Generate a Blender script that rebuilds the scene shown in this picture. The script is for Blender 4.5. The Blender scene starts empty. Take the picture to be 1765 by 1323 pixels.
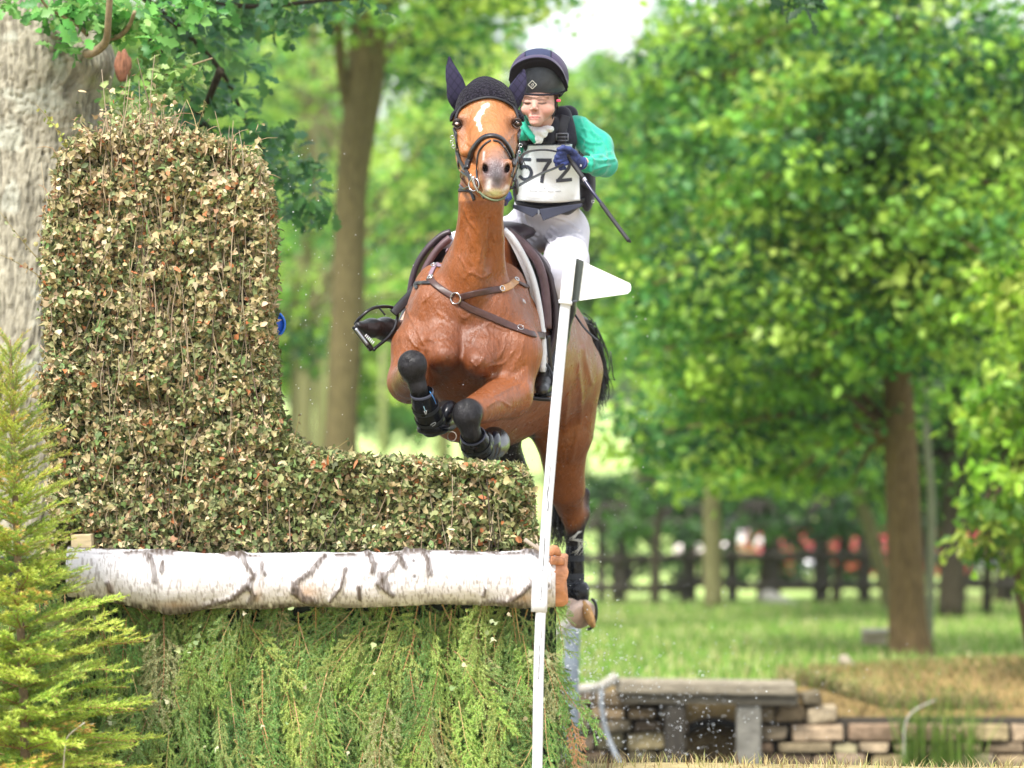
import bpy, bmesh, math, random
import numpy as np
from mathutils import Vector, Matrix
from mathutils.bvhtree import BVHTree
R = math.radians
rng = np.random.default_rng(11)
random.seed(5)
sc = bpy.context.scene
col = sc.collection

# ------------------------------------------------------------------ camera, world, sun, exposure
CAMZ = 1.5; FPX = 7060.0; CX, CY = 882.5, 661.5
cam = bpy.data.cameras.new("camera"); camo = bpy.data.objects.new("camera", cam); col.objects.link(camo)
camo.location = (0, 0, CAMZ); camo.rotation_euler = (R(90), 0, 0)
cam.lens = 36 * 4.0; cam.sensor_width = 36; cam.clip_end = 3000; cam.clip_start = .5
cam.dof.use_dof = True; cam.dof.focus_distance = 15.65; cam.dof.aperture_fstop = 2.35; cam.dof.aperture_blades = 0
sc.camera = camo
w = bpy.data.worlds.new("World"); sc.world = w; w.use_nodes = True
nt = w.node_tree; bg = nt.nodes["Background"]
SUN_EL, SUN_AZ = R(52), R(208)     # azimuth measured from +Y clockwise (behind the camera, to the left)
sky = nt.nodes.new("ShaderNodeTexSky"); sky.sky_type = 'NISHITA'; sky.sun_disc = False
sky.sun_elevation = SUN_EL; sky.sun_rotation = SUN_AZ; sky.dust_density = 3; sky.air_density = 1.0; sky.ozone_density = 1.0
mx = nt.nodes.new("ShaderNodeMix"); mx.data_type = 'RGBA'; mx.inputs[0].default_value = .72
nt.links.new(sky.outputs[0], mx.inputs[6]); mx.inputs[7].default_value = (9.5, 9.8, 10.2, 1)   # thin white cloud
nt.links.new(mx.outputs[2], bg.inputs[0]); bg.inputs[1].default_value = .092
sd = bpy.data.lights.new("sun", 'SUN'); sd.energy = 3.0; sd.angle = R(13); sd.color = (1, .96, .9)
so = bpy.data.objects.new("sun", sd); col.objects.link(so)
sdir = Vector((math.sin(SUN_AZ) * math.cos(SUN_EL), math.cos(SUN_AZ) * math.cos(SUN_EL), math.sin(SUN_EL)))
so.rotation_euler = (-sdir).to_track_quat('-Z', 'Y').to_euler(); so.location = (-5, -5, 20)
sc.view_settings.view_transform = 'Standard'; sc.view_settings.look = 'None'
sc.view_settings.exposure = 1.2; sc.view_settings.gamma = 1

# ------------------------------------------------------------------ helpers
def P(x, y, Y): return np.array([(x - CX) / FPX * Y, Y, CAMZ - (y - CY) / FPX * Y])
def PX(px, Y): return px * Y / FPX
def proj(V):
    V = np.asarray(V); return np.stack([V[:, 0] / V[:, 1] * FPX + CX, CY - (V[:, 2] - CAMZ) / V[:, 1] * FPX], 1)
def N3(v):
    v = np.asarray(v, float); return v / (np.linalg.norm(v, axis=-1, keepdims=True) + 1e-12)

def tag(o, label=None, cat=None, group=None, kind=None):
    if label: o['label'] = label
    if cat: o['category'] = cat
    if group: o['group'] = group
    if kind: o['kind'] = kind
    return o
def thing(name, label, cat, loc=(0, 0, 0), group=None):
    o = bpy.data.objects.new(name, None); col.objects.link(o); o.location = Vector([float(a) for a in loc]); o.empty_display_size = .1
    return tag(o, label, cat, group)
def adopt(o, parent):
    if parent is not None:
        o.parent = parent
        l = Vector(parent.location) if parent.parent is None else Vector((0, 0, 0))      # a part's own world matrix is the identity
        o.matrix_parent_inverse = Matrix.Translation(-l)
    return o
def mk(name, V, F, mat, parent=None, cols=None, smooth=True, mi=None):
    V = np.asarray(V, np.float32); me = bpy.data.meshes.new(name)
    if isinstance(F, np.ndarray) and F.ndim == 2:
        n, k = F.shape
        me.vertices.add(len(V)); me.vertices.foreach_set("co", V.ravel())
        me.loops.add(n * k); me.loops.foreach_set("vertex_index", F.astype(np.int32).ravel())
        me.polygons.add(n); me.polygons.foreach_set("loop_start", np.arange(0, n * k, k, dtype=np.int32))
        me.polygons.foreach_set("loop_total", np.full(n, k, dtype=np.int32))
        me.update(calc_edges=True)
    else:
        me.from_pydata([tuple(map(float, v)) for v in V], [], [tuple(map(int, f)) for f in F]); me.update()
    if cols is not None:
        c = np.asarray(cols, np.float32)
        if c.ndim == 1: c = np.tile(c, (len(V), 1))
        if c.shape[1] == 3: c = np.concatenate([c, np.ones((len(c), 1), np.float32)], 1)
        a = me.color_attributes.new("Col", 'FLOAT_COLOR', 'POINT'); a.data.foreach_set("color", c.ravel())
    for m in (mat if isinstance(mat, (list, tuple)) else [mat]): me.materials.append(m)
    if mi is not None: me.polygons.foreach_set("material_index", np.asarray(mi, np.int32))
    me.polygons.foreach_set("use_smooth", np.full(len(me.polygons), bool(smooth)))
    me.validate(); me.update()
    o = bpy.data.objects.new(name, me); col.objects.link(o)
    return adopt(o, parent)
def catF(parts):
    """join [(V,F(,C))...] (F lists or arrays) into one"""
    Vs, Fs, Cs, b = [], [], [], 0
    for p in parts:
        V = np.asarray(p[0], float); Vs.append(V)
        Fs += [tuple(int(i) + b for i in f) for f in p[1]]
        if len(p) > 2:
            c = np.asarray(p[2], float); Cs.append(np.tile(c, (len(V), 1)) if c.ndim == 1 else c)
        b += len(V)
    return (np.concatenate(Vs), Fs) + ((np.concatenate(Cs),) if Cs else ())

# materials
def mat(name, c=(.5, .5, .5), rough=.6, spec=.5, metal=0, vcol=False, noise=None, bump=None, coat=0, transl=0, sheen=0, amp=.25, stretch=(1, 1, 1), sss=0):
    m = bpy.data.materials.new(name); m.use_nodes = True; t = m.node_tree; b = t.nodes["Principled BSDF"]
    b.inputs["Roughness"].default_value = rough; b.inputs["Metallic"].default_value = metal
    b.inputs["Specular IOR Level"].default_value = spec; b.inputs["Coat Weight"].default_value = coat; b.inputs["Coat Roughness"].default_value = .15
    b.inputs["Sheen Weight"].default_value = sheen
    if sss: b.inputs["Subsurface Weight"].default_value = sss; b.inputs["Subsurface Radius"].default_value = (.01, .004, .002); b.inputs["Subsurface Scale"].default_value = 1
    tc = t.nodes.new("ShaderNodeTexCoord"); mp = t.nodes.new("ShaderNodeMapping"); mp.inputs["Scale"].default_value = stretch
    t.links.new(tc.outputs["Object"], mp.inputs[0])
    if vcol:
        a = t.nodes.new("ShaderNodeVertexColor"); a.layer_name = "Col"; src = a.outputs[0]
    else:
        a = t.nodes.new("ShaderNodeRGB"); a.outputs[0].default_value = (*c, 1); src = a.outputs[0]
    if noise:
        n = t.nodes.new("ShaderNodeTexNoise"); n.inputs["Scale"].default_value = noise; n.inputs["Detail"].default_value = 6; n.inputs["Roughness"].default_value = .65
        t.links.new(mp.outputs[0], n.inputs["Vector"])
        mr = t.nodes.new("ShaderNodeMapRange"); mr.inputs[1].default_value = .3; mr.inputs[2].default_value = .7; mr.inputs[3].default_value = 1 - amp; mr.inputs[4].default_value = 1 + amp
        t.links.new(n.outputs[0], mr.inputs[0])
        v = t.nodes.new("ShaderNodeVectorMath"); v.operation = 'SCALE'; t.links.new(src, v.inputs[0]); t.links.new(mr.outputs[0], v.inputs["Scale"]); src = v.outputs[0]
    t.links.new(src, b.inputs["Base Color"])
    if bump:
        bs = bump if isinstance(bump, list) else [bump]; prev = None
        for (s, d) in bs:
            n = t.nodes.new("ShaderNodeTexNoise"); n.inputs["Scale"].default_value = s; n.inputs["Detail"].default_value = 5
            t.links.new(mp.outputs[0], n.inputs["Vector"])
            bp = t.nodes.new("ShaderNodeBump"); bp.inputs["Strength"].default_value = 1; bp.inputs["Distance"].default_value = d
            t.links.new(n.outputs[0], bp.inputs["Height"])
            if prev: t.links.new(prev, bp.inputs["Normal"])
            prev = bp.outputs[0]
        t.links.new(prev, b.inputs["Normal"])
    if transl:
        tr = t.nodes.new("ShaderNodeBsdfTranslucent"); t.links.new(src, tr.inputs[0]); ms = t.nodes.new("ShaderNodeMixShader"); ms.inputs[0].default_value = transl
        out = t.nodes["Material Output"]; t.links.new(b.outputs[0], ms.inputs[1]); t.links.new(tr.outputs[0], ms.inputs[2]); t.links.new(ms.outputs[0], out.inputs[0])
    return m

# splines / tubes
def spline(pts, n):
    pts = np.asarray(pts, float)
    if len(pts) == 2: return pts[0] + (pts[1] - pts[0]) * np.linspace(0, 1, n)[:, None]
    p = np.vstack([2 * pts[0] - pts[1], pts, 2 * pts[-1] - pts[-2]]); m = len(pts) - 1
    u = np.linspace(0, m, n); i = np.minimum(u.astype(int), m - 1); t = (u - i)[:, None]
    a, b, c, d = p[i], p[i + 1], p[i + 2], p[i + 3]
    return .5 * (2 * b + (c - a) * t + (2 * a - 5 * b + 4 * c - d) * t ** 2 + (3 * b - a - 3 * c + d) * t ** 3)
def frames(pts, side=None):
    T = N3(np.gradient(pts, axis=0))
    S = np.zeros_like(T); s = np.array(side if side is not None else (1, 0, 0), float)
    for i in range(len(T)):
        v = s - T[i] * (s @ T[i])
        if np.linalg.norm(v) < 1e-3: v = np.cross(T[i], (0.3, .9, .1))
        S[i] = N3(v)
        if side is None: s = S[i]
    return T, S, np.cross(T, S)
def tube(pts, rad, seg=8, rd=None, side=None, n=None, caps=True, sq=1.0):
    """elliptical tube; rad along side axis, rd along the other; sq<1 makes it boxy"""
    pts = np.asarray(pts, float); rad = np.atleast_1d(np.asarray(rad, float)); rad = np.full(len(pts), rad[0]) if len(rad) == 1 else rad
    rd = rad if rd is None else (np.full(len(pts), float(rd)) if np.ndim(rd) == 0 else np.asarray(rd, float))
    if n:
        k = np.linspace(0, 1, len(pts)); kk = np.linspace(0, 1, n)
        rad = spline(rad[:, None], n)[:, 0] if len(pts) > 2 else np.interp(kk, k, rad); rd = spline(rd[:, None], n)[:, 0] if len(pts) > 2 else np.interp(kk, k, rd); pts = spline(pts, n)
    T, S, B = frames(pts, side); a = np.arange(seg) / seg * 2 * math.pi
    ca, sa = np.sign(np.cos(a)) * np.abs(np.cos(a)) ** sq, np.sign(np.sin(a)) * np.abs(np.sin(a)) ** sq
    V = pts[:, None] + S[:, None] * ca[None, :, None] * rad[:, None, None] + B[:, None] * sa[None, :, None] * rd[:, None, None]
    m = len(pts); V = V.reshape(-1, 3); i = np.arange(m - 1)[:, None] * seg; j = np.arange(seg)[None]
    F = np.stack([i + j, i + (j + 1) % seg, i + seg + (j + 1) % seg, i + seg + j], -1).reshape(-1, 4).tolist()
    if caps: F += [list(range(seg))[::-1], list(range((m - 1) * seg, m * seg))]
    return V, F
def sphere(c, r, seg=16, rings=10, rot=None):
    r = np.ones(3) * r; u = np.linspace(0, math.pi, rings + 1); v = np.arange(seg) / seg * 2 * math.pi
    V = [[0, 0, 1]] + [[math.sin(a) * math.cos(b), math.sin(a) * math.sin(b), math.cos(a)] for a in u[1:-1] for b in v] + [[0, 0, -1]]
    V = np.array(V) * r
    if rot is not None: V = V @ np.array(rot).T
    F = [(0, 1 + j, 1 + (j + 1) % seg) for j in range(seg)]
    for i in range(rings - 2):
        for j in range(seg): F.append((1 + i * seg + j, 1 + (i + 1) * seg + j, 1 + (i + 1) * seg + (j + 1) % seg, 1 + i * seg + (j + 1) % seg))
    l = 1 + (rings - 2) * seg; F += [(l + j, len(V) - 1, l + (j + 1) % seg) for j in range(seg)]
    return V + np.array(c), F
def box(c, s, rz=0, ry=0):
    h = np.array(s) / 2; V = np.array([[x, y, z] for x in (-1, 1) for y in (-1, 1) for z in (-1, 1)]) * h
    M = np.array(Matrix.Rotation(rz, 3, 'Z') @ Matrix.Rotation(ry, 3, 'Y')); V = V @ M.T
    return V + np.array(c), [(0, 1, 3, 2), (4, 6, 7, 5), (0, 4, 5, 1), (2, 3, 7, 6), (0, 2, 6, 4), (1, 5, 7, 3)]
def torus(c, Rr, r, nrm=(0, 1, 0), seg=24, sub=8, sx=1):
    n = N3(nrm); a = N3(np.cross(n, (0.01, 0.02, 1))); b = np.cross(n, a)
    V = []; F = []
    for i in range(seg):
        t = i / seg * 2 * math.pi; d = a * math.cos(t) * sx + b * math.sin(t)
        for j in range(sub):
            s = j / sub * 2 * math.pi; V.append(np.array(c) + d * (Rr + r * math.cos(s)) + n * r * math.sin(s))
    for i in range(seg):
        for j in range(sub): F.append((i * sub + j, ((i + 1) % seg) * sub + j, ((i + 1) % seg) * sub + (j + 1) % sub, i * sub + (j + 1) % sub))
    return np.array(V), F
def bevel(o, wd=.004, seg=2):
    m = o.modifiers.new("bevel", 'BEVEL'); m.width = wd; m.segments = seg; m.limit_method = 'ANGLE'; return o

# signed distance modelling
class SDF:
    def __init__(s, lo, hi, h):
        s.h = h; s.lo = np.array(lo, float); s.n = np.ceil((np.array(hi) - s.lo) / h).astype(int) + 1
        s.F = np.full(s.n, .5, np.float32)
    def _win(s, lo, hi, m):
        a = np.clip(np.floor((np.minimum(lo, hi) - m - s.lo) / s.h).astype(int), 0, s.n); b = np.clip(np.ceil((np.maximum(lo, hi) + m - s.lo) / s.h).astype(int) + 1, 0, s.n)
        g = [(s.lo[i] + s.h * np.arange(a[i], b[i])).astype(np.float32) for i in range(3)]
        return tuple(slice(a[i], b[i]) for i in range(3)), g[0][:, None, None], g[1][None, :, None], g[2][None, None, :]
    def _mix(s, w, d, k, sub):
        f = s.F[w]
        if sub: hh = np.clip(.5 - .5 * (d + f) / k, 0, 1); s.F[w] = f + (-d - f) * hh + k * hh * (1 - hh)
        else: hh = np.clip(.5 + .5 * (f - d) / k, 0, 1); s.F[w] = f + (d - f) * hh - k * hh * (1 - hh)
    def cap(s, a, b, ra, rb, k=.02, sc_=(1, 1, 1), sub=False):
        sc_ = np.array(sc_, float); a = np.array(a, float); b = np.array(b, float); m = max(ra, rb) * sc_.max() + k * 1.5 + 2 * s.h
        w, x, y, z = s._win(np.minimum(a, b), np.maximum(a, b), m)
        if 0 in s.F[w].shape: return
        a_, b_ = a / sc_, b / sc_; ba = b_ - a_; L = ba @ ba + 1e-9
        px, py, pz = x / sc_[0] - a_[0], y / sc_[1] - a_[1], z / sc_[2] - a_[2]
        t = np.clip((px * ba[0] + py * ba[1] + pz * ba[2]) / L, 0, 1).astype(np.float32)
        d = np.sqrt((px - t * ba[0]) ** 2 + (py - t * ba[1]) ** 2 + (pz - t * ba[2]) ** 2) - (ra + (rb - ra) * t)
        s._mix(w, d.astype(np.float32), k, sub)
    def chain(s, pts, rs, k=.02, **kw):
        for i in range(len(pts) - 1): s.cap(pts[i], pts[i + 1], rs[i], rs[i + 1], k, **kw)
    def ell(s, c, r, k=.02, rot=None, sub=False):
        r = np.ones(3) * np.array(r, float); c = np.array(c, float); m = r.max() + k * 1.5 + 2 * s.h
        w, x, y, z = s._win(c, c, m)
        if 0 in s.F[w].shape: return
        x = x - c[0]; y = y - c[1]; z = z - c[2]
        if rot is not None:
            M = np.array(rot).T; x, y, z = M[0, 0] * x + M[0, 1] * y + M[0, 2] * z, M[1, 0] * x + M[1, 1] * y + M[1, 2] * z, M[2, 0] * x + M[2, 1] * y + M[2, 2] * z
        k0 = np.sqrt((x / r[0]) ** 2 + (y / r[1]) ** 2 + (z / r[2]) ** 2); k1 = np.sqrt((x / r[0] ** 2) ** 2 + (y / r[1] ** 2) ** 2 + (z / r[2] ** 2) ** 2)
        s._mix(w, (k0 * (k0 - 1) / (k1 + 1e-6)).astype(np.float32), k, sub)
    def mesh(s):
        F = s.F; ins = F < 0
        c = np.zeros(np.array(F.shape) - 1, np.uint8)
        O = [(i, j, k) for i in (0, 1) for j in (0, 1) for k in (0, 1)]; sh = c.shape
        for o in O: c += ins[o[0]:o[0] + sh[0], o[1]:o[1] + sh[1], o[2]:o[2] + sh[2]]
        act = (c > 0) & (c < 8); idx = np.argwhere(act); ids = np.full(sh, -1, np.int32); ids[act] = np.arange(len(idx))
        acc = np.zeros((len(idx), 3)); cnt = np.zeros(len(idx))
        for a in O:
            for ax in range(3):
                if a[ax]: continue
                b = list(a); b[ax] = 1; b = tuple(b)
                fa = F[tuple((idx + a).T)]; fb = F[tuple((idx + b).T)]; cr = (fa < 0) != (fb < 0)
                t = np.where(cr, fa / np.where(cr, fa - fb, 1), 0); p = idx + np.array(a, float); p[:, ax] += t
                acc[cr] += p[cr]; cnt[cr] += 1
        V = acc / cnt[:, None] * s.h + s.lo; Q = []
        for ax in range(3):
            o1, o2 = [(1, 2), (2, 0), (0, 1)][ax]
            sl0 = [slice(None)] * 3; sl1 = [slice(None)] * 3; sl0[ax] = slice(0, -1); sl1[ax] = slice(1, None)
            A = ins[tuple(sl0)]; B = ins[tuple(sl1)]; e = np.argwhere(A != B)
            e = e[(e[:, o1] > 0) & (e[:, o2] > 0) & (e[:, o1] < sh[o1]) & (e[:, o2] < sh[o2])]
            flip = A[tuple(e.T)]
            u = np.zeros(3, int); u[o1] = 1; v = np.zeros(3, int); v[o2] = 1
            q = np.stack([ids[tuple((e - u - v).T)], ids[tuple((e - v).T)], ids[tuple(e.T)], ids[tuple((e - u).T)]], 1)
            q = np.where(flip[:, None], q, q[:, ::-1]); Q.append(q)
        return V, np.concatenate(Q)
def vnorm(V, F):
    n = np.cross(V[F[:, 2]] - V[F[:, 0]], V[F[:, 3]] - V[F[:, 1]]); N = np.zeros_like(V)
    for i in range(4): np.add.at(N, F[:, i], n)
    return N3(N)
def lap(V, F, it=2, f=.5):
    for q in range(it):
        acc = np.zeros_like(V); cnt = np.zeros(len(V))
        for i in range(4):
            a, b = F[:, i], F[:, (i + 1) % 4]; np.add.at(acc, a, V[b]); np.add.at(cnt, a, 1)
        V = V + f * (acc / np.maximum(cnt, 1)[:, None] - V)
    return V
def segd(Q, pts):
    """distance of 2D/3D points Q to a polyline"""
    pts = np.asarray(pts, float); d = np.full(len(Q), 1e9)
    for a, b in zip(pts[:-1], pts[1:]):
        ba = b - a; t = np.clip(((Q - a) @ ba) / (ba @ ba + 1e-12), 0, 1); d = np.minimum(d, np.linalg.norm(Q - a - t[:, None] * ba, axis=1))
    return d
def sm(x, a, b):
    t = np.clip((x - a) / (b - a), 0, 1); return t * t * (3 - 2 * t)
_nt = rng.random((64, 64, 64)).astype(np.float32)
def vnoise(p, s):
    p = np.asarray(p) * s; i = np.floor(p).astype(int); f = p - i; f = f * f * (3 - 2 * f); r = 0
    for a in (0, 1):
        for b in (0, 1):
            for c in (0, 1):
                wgt = (f[:, 0] if a else 1 - f[:, 0]) * (f[:, 1] if b else 1 - f[:, 1]) * (f[:, 2] if c else 1 - f[:, 2])
                r = r + wgt * _nt[(i[:, 0] + a) % 64, (i[:, 1] + b) % 64, (i[:, 2] + c) % 64]
    return r
def fbm(p, s, o=4):
    r = 0; a = .5
    for k in range(o): r = r + a * vnoise(np.asarray(p) + k * 7.3, s * 2 ** k); a *= .5
    return r / (1 - .5 ** o)
class Surf:
    def __init__(s, V, F): s.b = BVHTree.FromPolygons([Vector(v) for v in np.asarray(V).tolist()], [list(f) for f in (F.tolist() if isinstance(F, np.ndarray) else F)]); 
    def ray(s, x, y, Y=16):
        d = Vector(P(x, y, 10) - np.array([0, 0, CAMZ])).normalized(); h = s.b.ray_cast(Vector((0, 0, CAMZ)), d)
        if h[0] is None or abs(h[0].y - Y) > .6:
            q = P(x, y, Y); h = s.b.find_nearest(Vector(q))
            return np.array(h[0]), np.array(h[1])
        return np.array(h[0]), np.array(h[1])
    def near(s, q): h = s.b.find_nearest(Vector(q)); return np.array(h[0]), np.array(h[1])
def strap(surf, pts, wpx, thick=.004, off=.001, Y=16, n=40, lift=None):
    """a leather strap lying on a surface; pts in picture coordinates of its course over the body"""
    c2 = spline(np.array(pts, float), n); C = []; Nn = []
    for i, (x, y) in enumerate(c2):
        p, nn = surf.ray(x, y, Y if np.ndim(Y) == 0 else np.interp(i / (n - 1), np.linspace(0, 1, len(Y)), Y)); C.append(p); Nn.append(nn)
    C = np.array(C); Nn = N3(np.array(Nn))
    for q in range(3):
        C[1:-1] = .5 * C[1:-1] + .25 * (C[:-2] + C[2:]); Nn[1:-1] = N3(.5 * Nn[1:-1] + .25 * (Nn[:-2] + Nn[2:]))
    T = N3(np.gradient(C, axis=0)); S = N3(np.cross(Nn, T)); hw = PX(wpx, 16) / 2
    C = C + Nn * (thick / 2 + off + .002); prof = [(-1, -.5), (-.9, .35), (-.6, .55), (.6, .55), (.9, .35), (1, -.5)]
    V = np.concatenate([(C + S * a * hw + Nn * b * thick)[:, None] for a, b in prof], 1).reshape(-1, 3); k = len(prof)
    F = [(i * k + j, i * k + (j + 1) % k, (i + 1) * k + (j + 1) % k, (i + 1) * k + j) for i in range(n - 1) for j in range(k)]
    F += [tuple(range(k))[::-1], tuple(range((n - 1) * k, n * k))]
    return V, F

# leaf scatter
LEAF = (np.array([[0, 0, 0], [-.36, .35, .10], [-.27, .75, .06], [0, 1, -.08], [.27, .75, .06], [.36, .35, .10]]), np.array([[0, 5, 4, 3], [0, 3, 2, 1]]))
def oakleaf():
    ys = [0, .12, .26, .36, .5, .6, .75, .84, 1]; ws = [.02, .06, .22, .12, .32, .17, .33, .2, .06]
    V = []; F = []
    for y, q in zip(ys, ws): V += [[-q, y + q * .25, .25 * q - .25 * y * y], [0, y, -.25 * y * y], [q, y + q * .25, .25 * q - .25 * y * y]]
    for i in range(8):
        a = i * 3; F += [[a, a + 1, a + 4, a + 3], [a + 1, a + 2, a + 5, a + 4]]
    return np.array(V, float), np.array(F)
OAK = oakleaf()
IVY = (np.array([[0, 0, 0], [-.42, .05, .05], [-.5, .4, .14], [-.2, .62, .05], [0, 1, -.15], [.2, .62, .05], [.5, .4, .14], [.42, .05, .05], [0, .4, -.06]]),
       np.array([[0, 8, 2, 1], [8, 4, 3, 2], [0, 7, 6, 8], [8, 6, 5, 4]]))
def leaves(pos, dirs, nrm, size, cols, tpl=LEAF, curl=0):
    tv, tf = tpl; n = len(pos); d = N3(dirs); s = N3(np.cross(d, nrm)); u = np.cross(s, d)
    size = np.asarray(size)[:, None, None]; tv = np.tile(tv[None], (n, 1, 1)).copy()
    if curl: cu = rng.uniform(-curl * .3, curl, n)[:, None]; tv[:, :, 2] -= cu * (tv[:, :, 1] ** 2 + 2 * tv[:, :, 0] ** 2); tv[:, :, 0] *= (1 - .5 * np.abs(cu))
    V = pos[:, None] + size * (tv[:, :, :1] * s[:, None] + tv[:, :, 1:2] * d[:, None] + tv[:, :, 2:] * u[:, None])
    k = tv.shape[1]; F = (tf[None] + (np.arange(n) * k)[:, None, None]).reshape(-1, tf.shape[1])
    return V.reshape(-1, 3), F, np.repeat(cols, k, 0)
def rdir(n, zb=0.0, zs=1.0):
    d = rng.normal(size=(n, 3)); d[:, 2] = d[:, 2] * zs + zb; return N3(d)
def pick(pal, n, jit=.2, wts=None):
    pal = np.array(pal, float); i = rng.choice(len(pal), n, p=wts); return pal[i] * rng.uniform(1 - jit, 1 + jit, (n, 1)) * rng.uniform(.93, 1.07, (n, 3))

# ------------------------------------------------------------------ setting: ground, field, water
def hz(x, y):
    x = np.asarray(x, float); y = np.asarray(y, float)
    land = np.interp(y, [-50, 16.1, 17.5, 25.0, 25.12, 48, 70, 400, 700, 1000], [0, 0, -.95, -.95, -.36, -1.11, -1.85, -.65, 2, 9])
    m = np.exp(-(((x - 3.3) / 1.3) ** 2 + ((y - 26.6) / 1.0) ** 2)) * .10 * (y > 25.08)
    und = (vnoise(np.stack([x, y, 0 * x], -1).reshape(-1, 3), .35).reshape(x.shape) - .5) * .10 * sm(y, 26, 30) + (vnoise(np.stack([x, y, 0 * x], -1).reshape(-1, 3), 1.7).reshape(x.shape) - .5) * .05 * (1 - sm(y, 16.6, 17.2))
    drop = .15 * sm(x, 1.75, 2.4) * (1 - sm(y, 25.15, 26.0)) * (y > 25.06)
    return land + m + und - drop
xs = np.unique(np.concatenate([np.linspace(-8, 8, 130), -8 - np.geomspace(.3, 600, 24), 8 + np.geomspace(.3, 600, 24)]))
ys = np.unique(np.concatenate([np.linspace(-30, 14, 20), np.linspace(14, 25, 70), [25.0, 25.12], np.linspace(25.2, 50, 120), np.geomspace(50.5, 1000, 40)]))
gx, gy = np.meshgrid(xs, ys, indexing='ij'); gz = hz(gx, gy)
V = np.stack([gx, gy, gz], -1).reshape(-1, 3); ny = len(ys)
ii, jj = np.meshgrid(np.arange(len(xs) - 1), np.arange(ny - 1), indexing='ij')
Fg = np.stack([ii * ny + jj, (ii + 1) * ny + jj, (ii + 1) * ny + jj + 1, ii * ny + jj + 1], -1).reshape(-1, 4)
x, y = V[:, 0], V[:, 1]; n1 = fbm(V, .9, 3)[:, None]; n2 = fbm(V + 30, 4, 2)[:, None]
straw = np.array([.42, .34, .17]); green = np.array([.13, .24, .04]); soil = np.array([.13, .10, .06]); fieldc = np.array([.46, .60, .20])
c = green + (np.array([.34, .38, .13]) - green) * sm(n1 * .6 + n2 * .4, .42, .58)
c = c + (fieldc - c) * sm(y, 50, 60)[:, None]
c = np.where((y < 16.4)[:, None], straw * (.6 + .6 * n2), c); c = np.where(((y >= 16.4) & (y < 25.06))[:, None], soil, c)
mnd = np.maximum(np.exp(-(((x - 3.5) / 1.5) ** 2 + ((y - 26.2) / 1.2) ** 2)), (y < 25.7) * .9)[:, None] * (y > 25.06)[:, None]
c = c + (np.array([.24, .17, .07]) * (.5 + n2) - c) * sm(mnd, .25, .6)
gmat = mat("ground_surface", vcol=True, rough=.95, spec=.1, noise=9, amp=.35, bump=[(30, .02)])
tag(mk("ground", V, Fg, gmat, cols=c), kind='structure')
wm = mat("pond_water", (.03, .04, .025), rough=.06, spec=.6, bump=[(6, .004)])
wv = [(-7.5, 17.2, -.8), (9, 17.2, -.8), (9, 25.04, -.8), (-7.5, 25.04, -.8)]
tag(mk("pond_water", wv, [(0, 1, 2, 3)], wm), kind='structure')

# ------------------------------------------------------------------ grass
def blades(name, n, X, Y, hh, wd, pal, lean=.35, wts=None, label=None, fn=None):
    x = rng.uniform(*X, n); y = rng.uniform(*Y, n)
    if fn is not None: k = fn(x, y); x, y = x[k], y[k]; n = len(x)
    z = hz(x, y) - .01; h = rng.uniform(*hh, n); a = rng.uniform(0, 2 * math.pi, n); l = rng.uniform(0, lean, n) * h
    la = rng.uniform(0, 2 * math.pi, n); L = np.stack([np.cos(la) * l, np.sin(la) * l, 0 * l], 1); S = np.stack([np.cos(a), np.sin(a), 0 * a], 1) * wd / 2
    B = np.stack([x, y, z], 1); U = np.array([0, 0, 1.])
    V = np.stack([B - S, B + S, B + S * .8 + U * h[:, None] * .55 + L * .3, B - S * .8 + U * h[:, None] * .55 + L * .3, B + L + U * h[:, None]], 1)
    c = np.repeat(pick(pal, n, .25, wts), 5, 0); b = np.arange(n)[:, None] * 5
    F = np.concatenate([b + np.array([[0, 1, 2, 3]]), b + np.array([[3, 2, 4, 4]])])
    q = F[:n].tolist() + [f[:3] for f in F[n:].tolist()]
    return tag(mk(name, V.reshape(-1, 3), q, grassm, cols=c), label, 'grass', kind='stuff')
grassm = mat("grass_blade", vcol=True, rough=.6, spec=.3, transl=.35)
blades("dry_grass", 2200, (-.3, 3.2), (15.7, 16.2), (.012, .07), .0045, [(.62, .52, .28), (.5, .42, .2), (.34, .36, .13), (.2, .13, .06)], .9, label='short dead straw coloured grass along the bank edge in front of the water')
blades("meadow_grass", 42000, (-1.5, 6.5), (25.9, 48), (.03, .12), .018, [(.13, .27, .035), (.22, .36, .07), (.36, .42, .14), (.5, .47, .24)], .5, wts=[.33, .3, .25, .12],
       label='long green and straw meadow grass between the stone wall and the rail fence', fn=lambda x, y: (rng.random(len(x)) < .35 + .65 * sm(vnoise(np.stack([x, y, x * 0], 1), 1.1), .35, .6)) & ~((np.abs(x - 3.4) < 1.5) & (y < 27.2)))
blades("mound_grass", 9000, (1.75, 5.2), (25.05, 27.6), (.03, .08), .010, [(.3, .22, .09), (.42, .32, .14), (.2, .16, .06), (.16, .24, .05)], 1.2, label='short brown withered grass on the mound above the stone wall')
blades("wall_top_grass", 5200, (.5, 5.2), (24.9, 25.3), (.05, .16), .01, [(.26, .2, .09), (.36, .3, .14), (.16, .22, .05), (.12, .1, .05)], 1.6, label="brown grass hanging over the top of the stone wall", fn=lambda x, y: (vnoise(np.stack([x, y * 0, y * 0], 1), 2.2) > .42) & (x > 1.6))
blades("water_reed", 260, (2.35, 2.85), (24.75, 24.95), (.2, .75), .012, [(.12, .22, .03), (.2, .3, .06)], .4, label='upright green water weeds growing at the foot of the stone wall')

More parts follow.
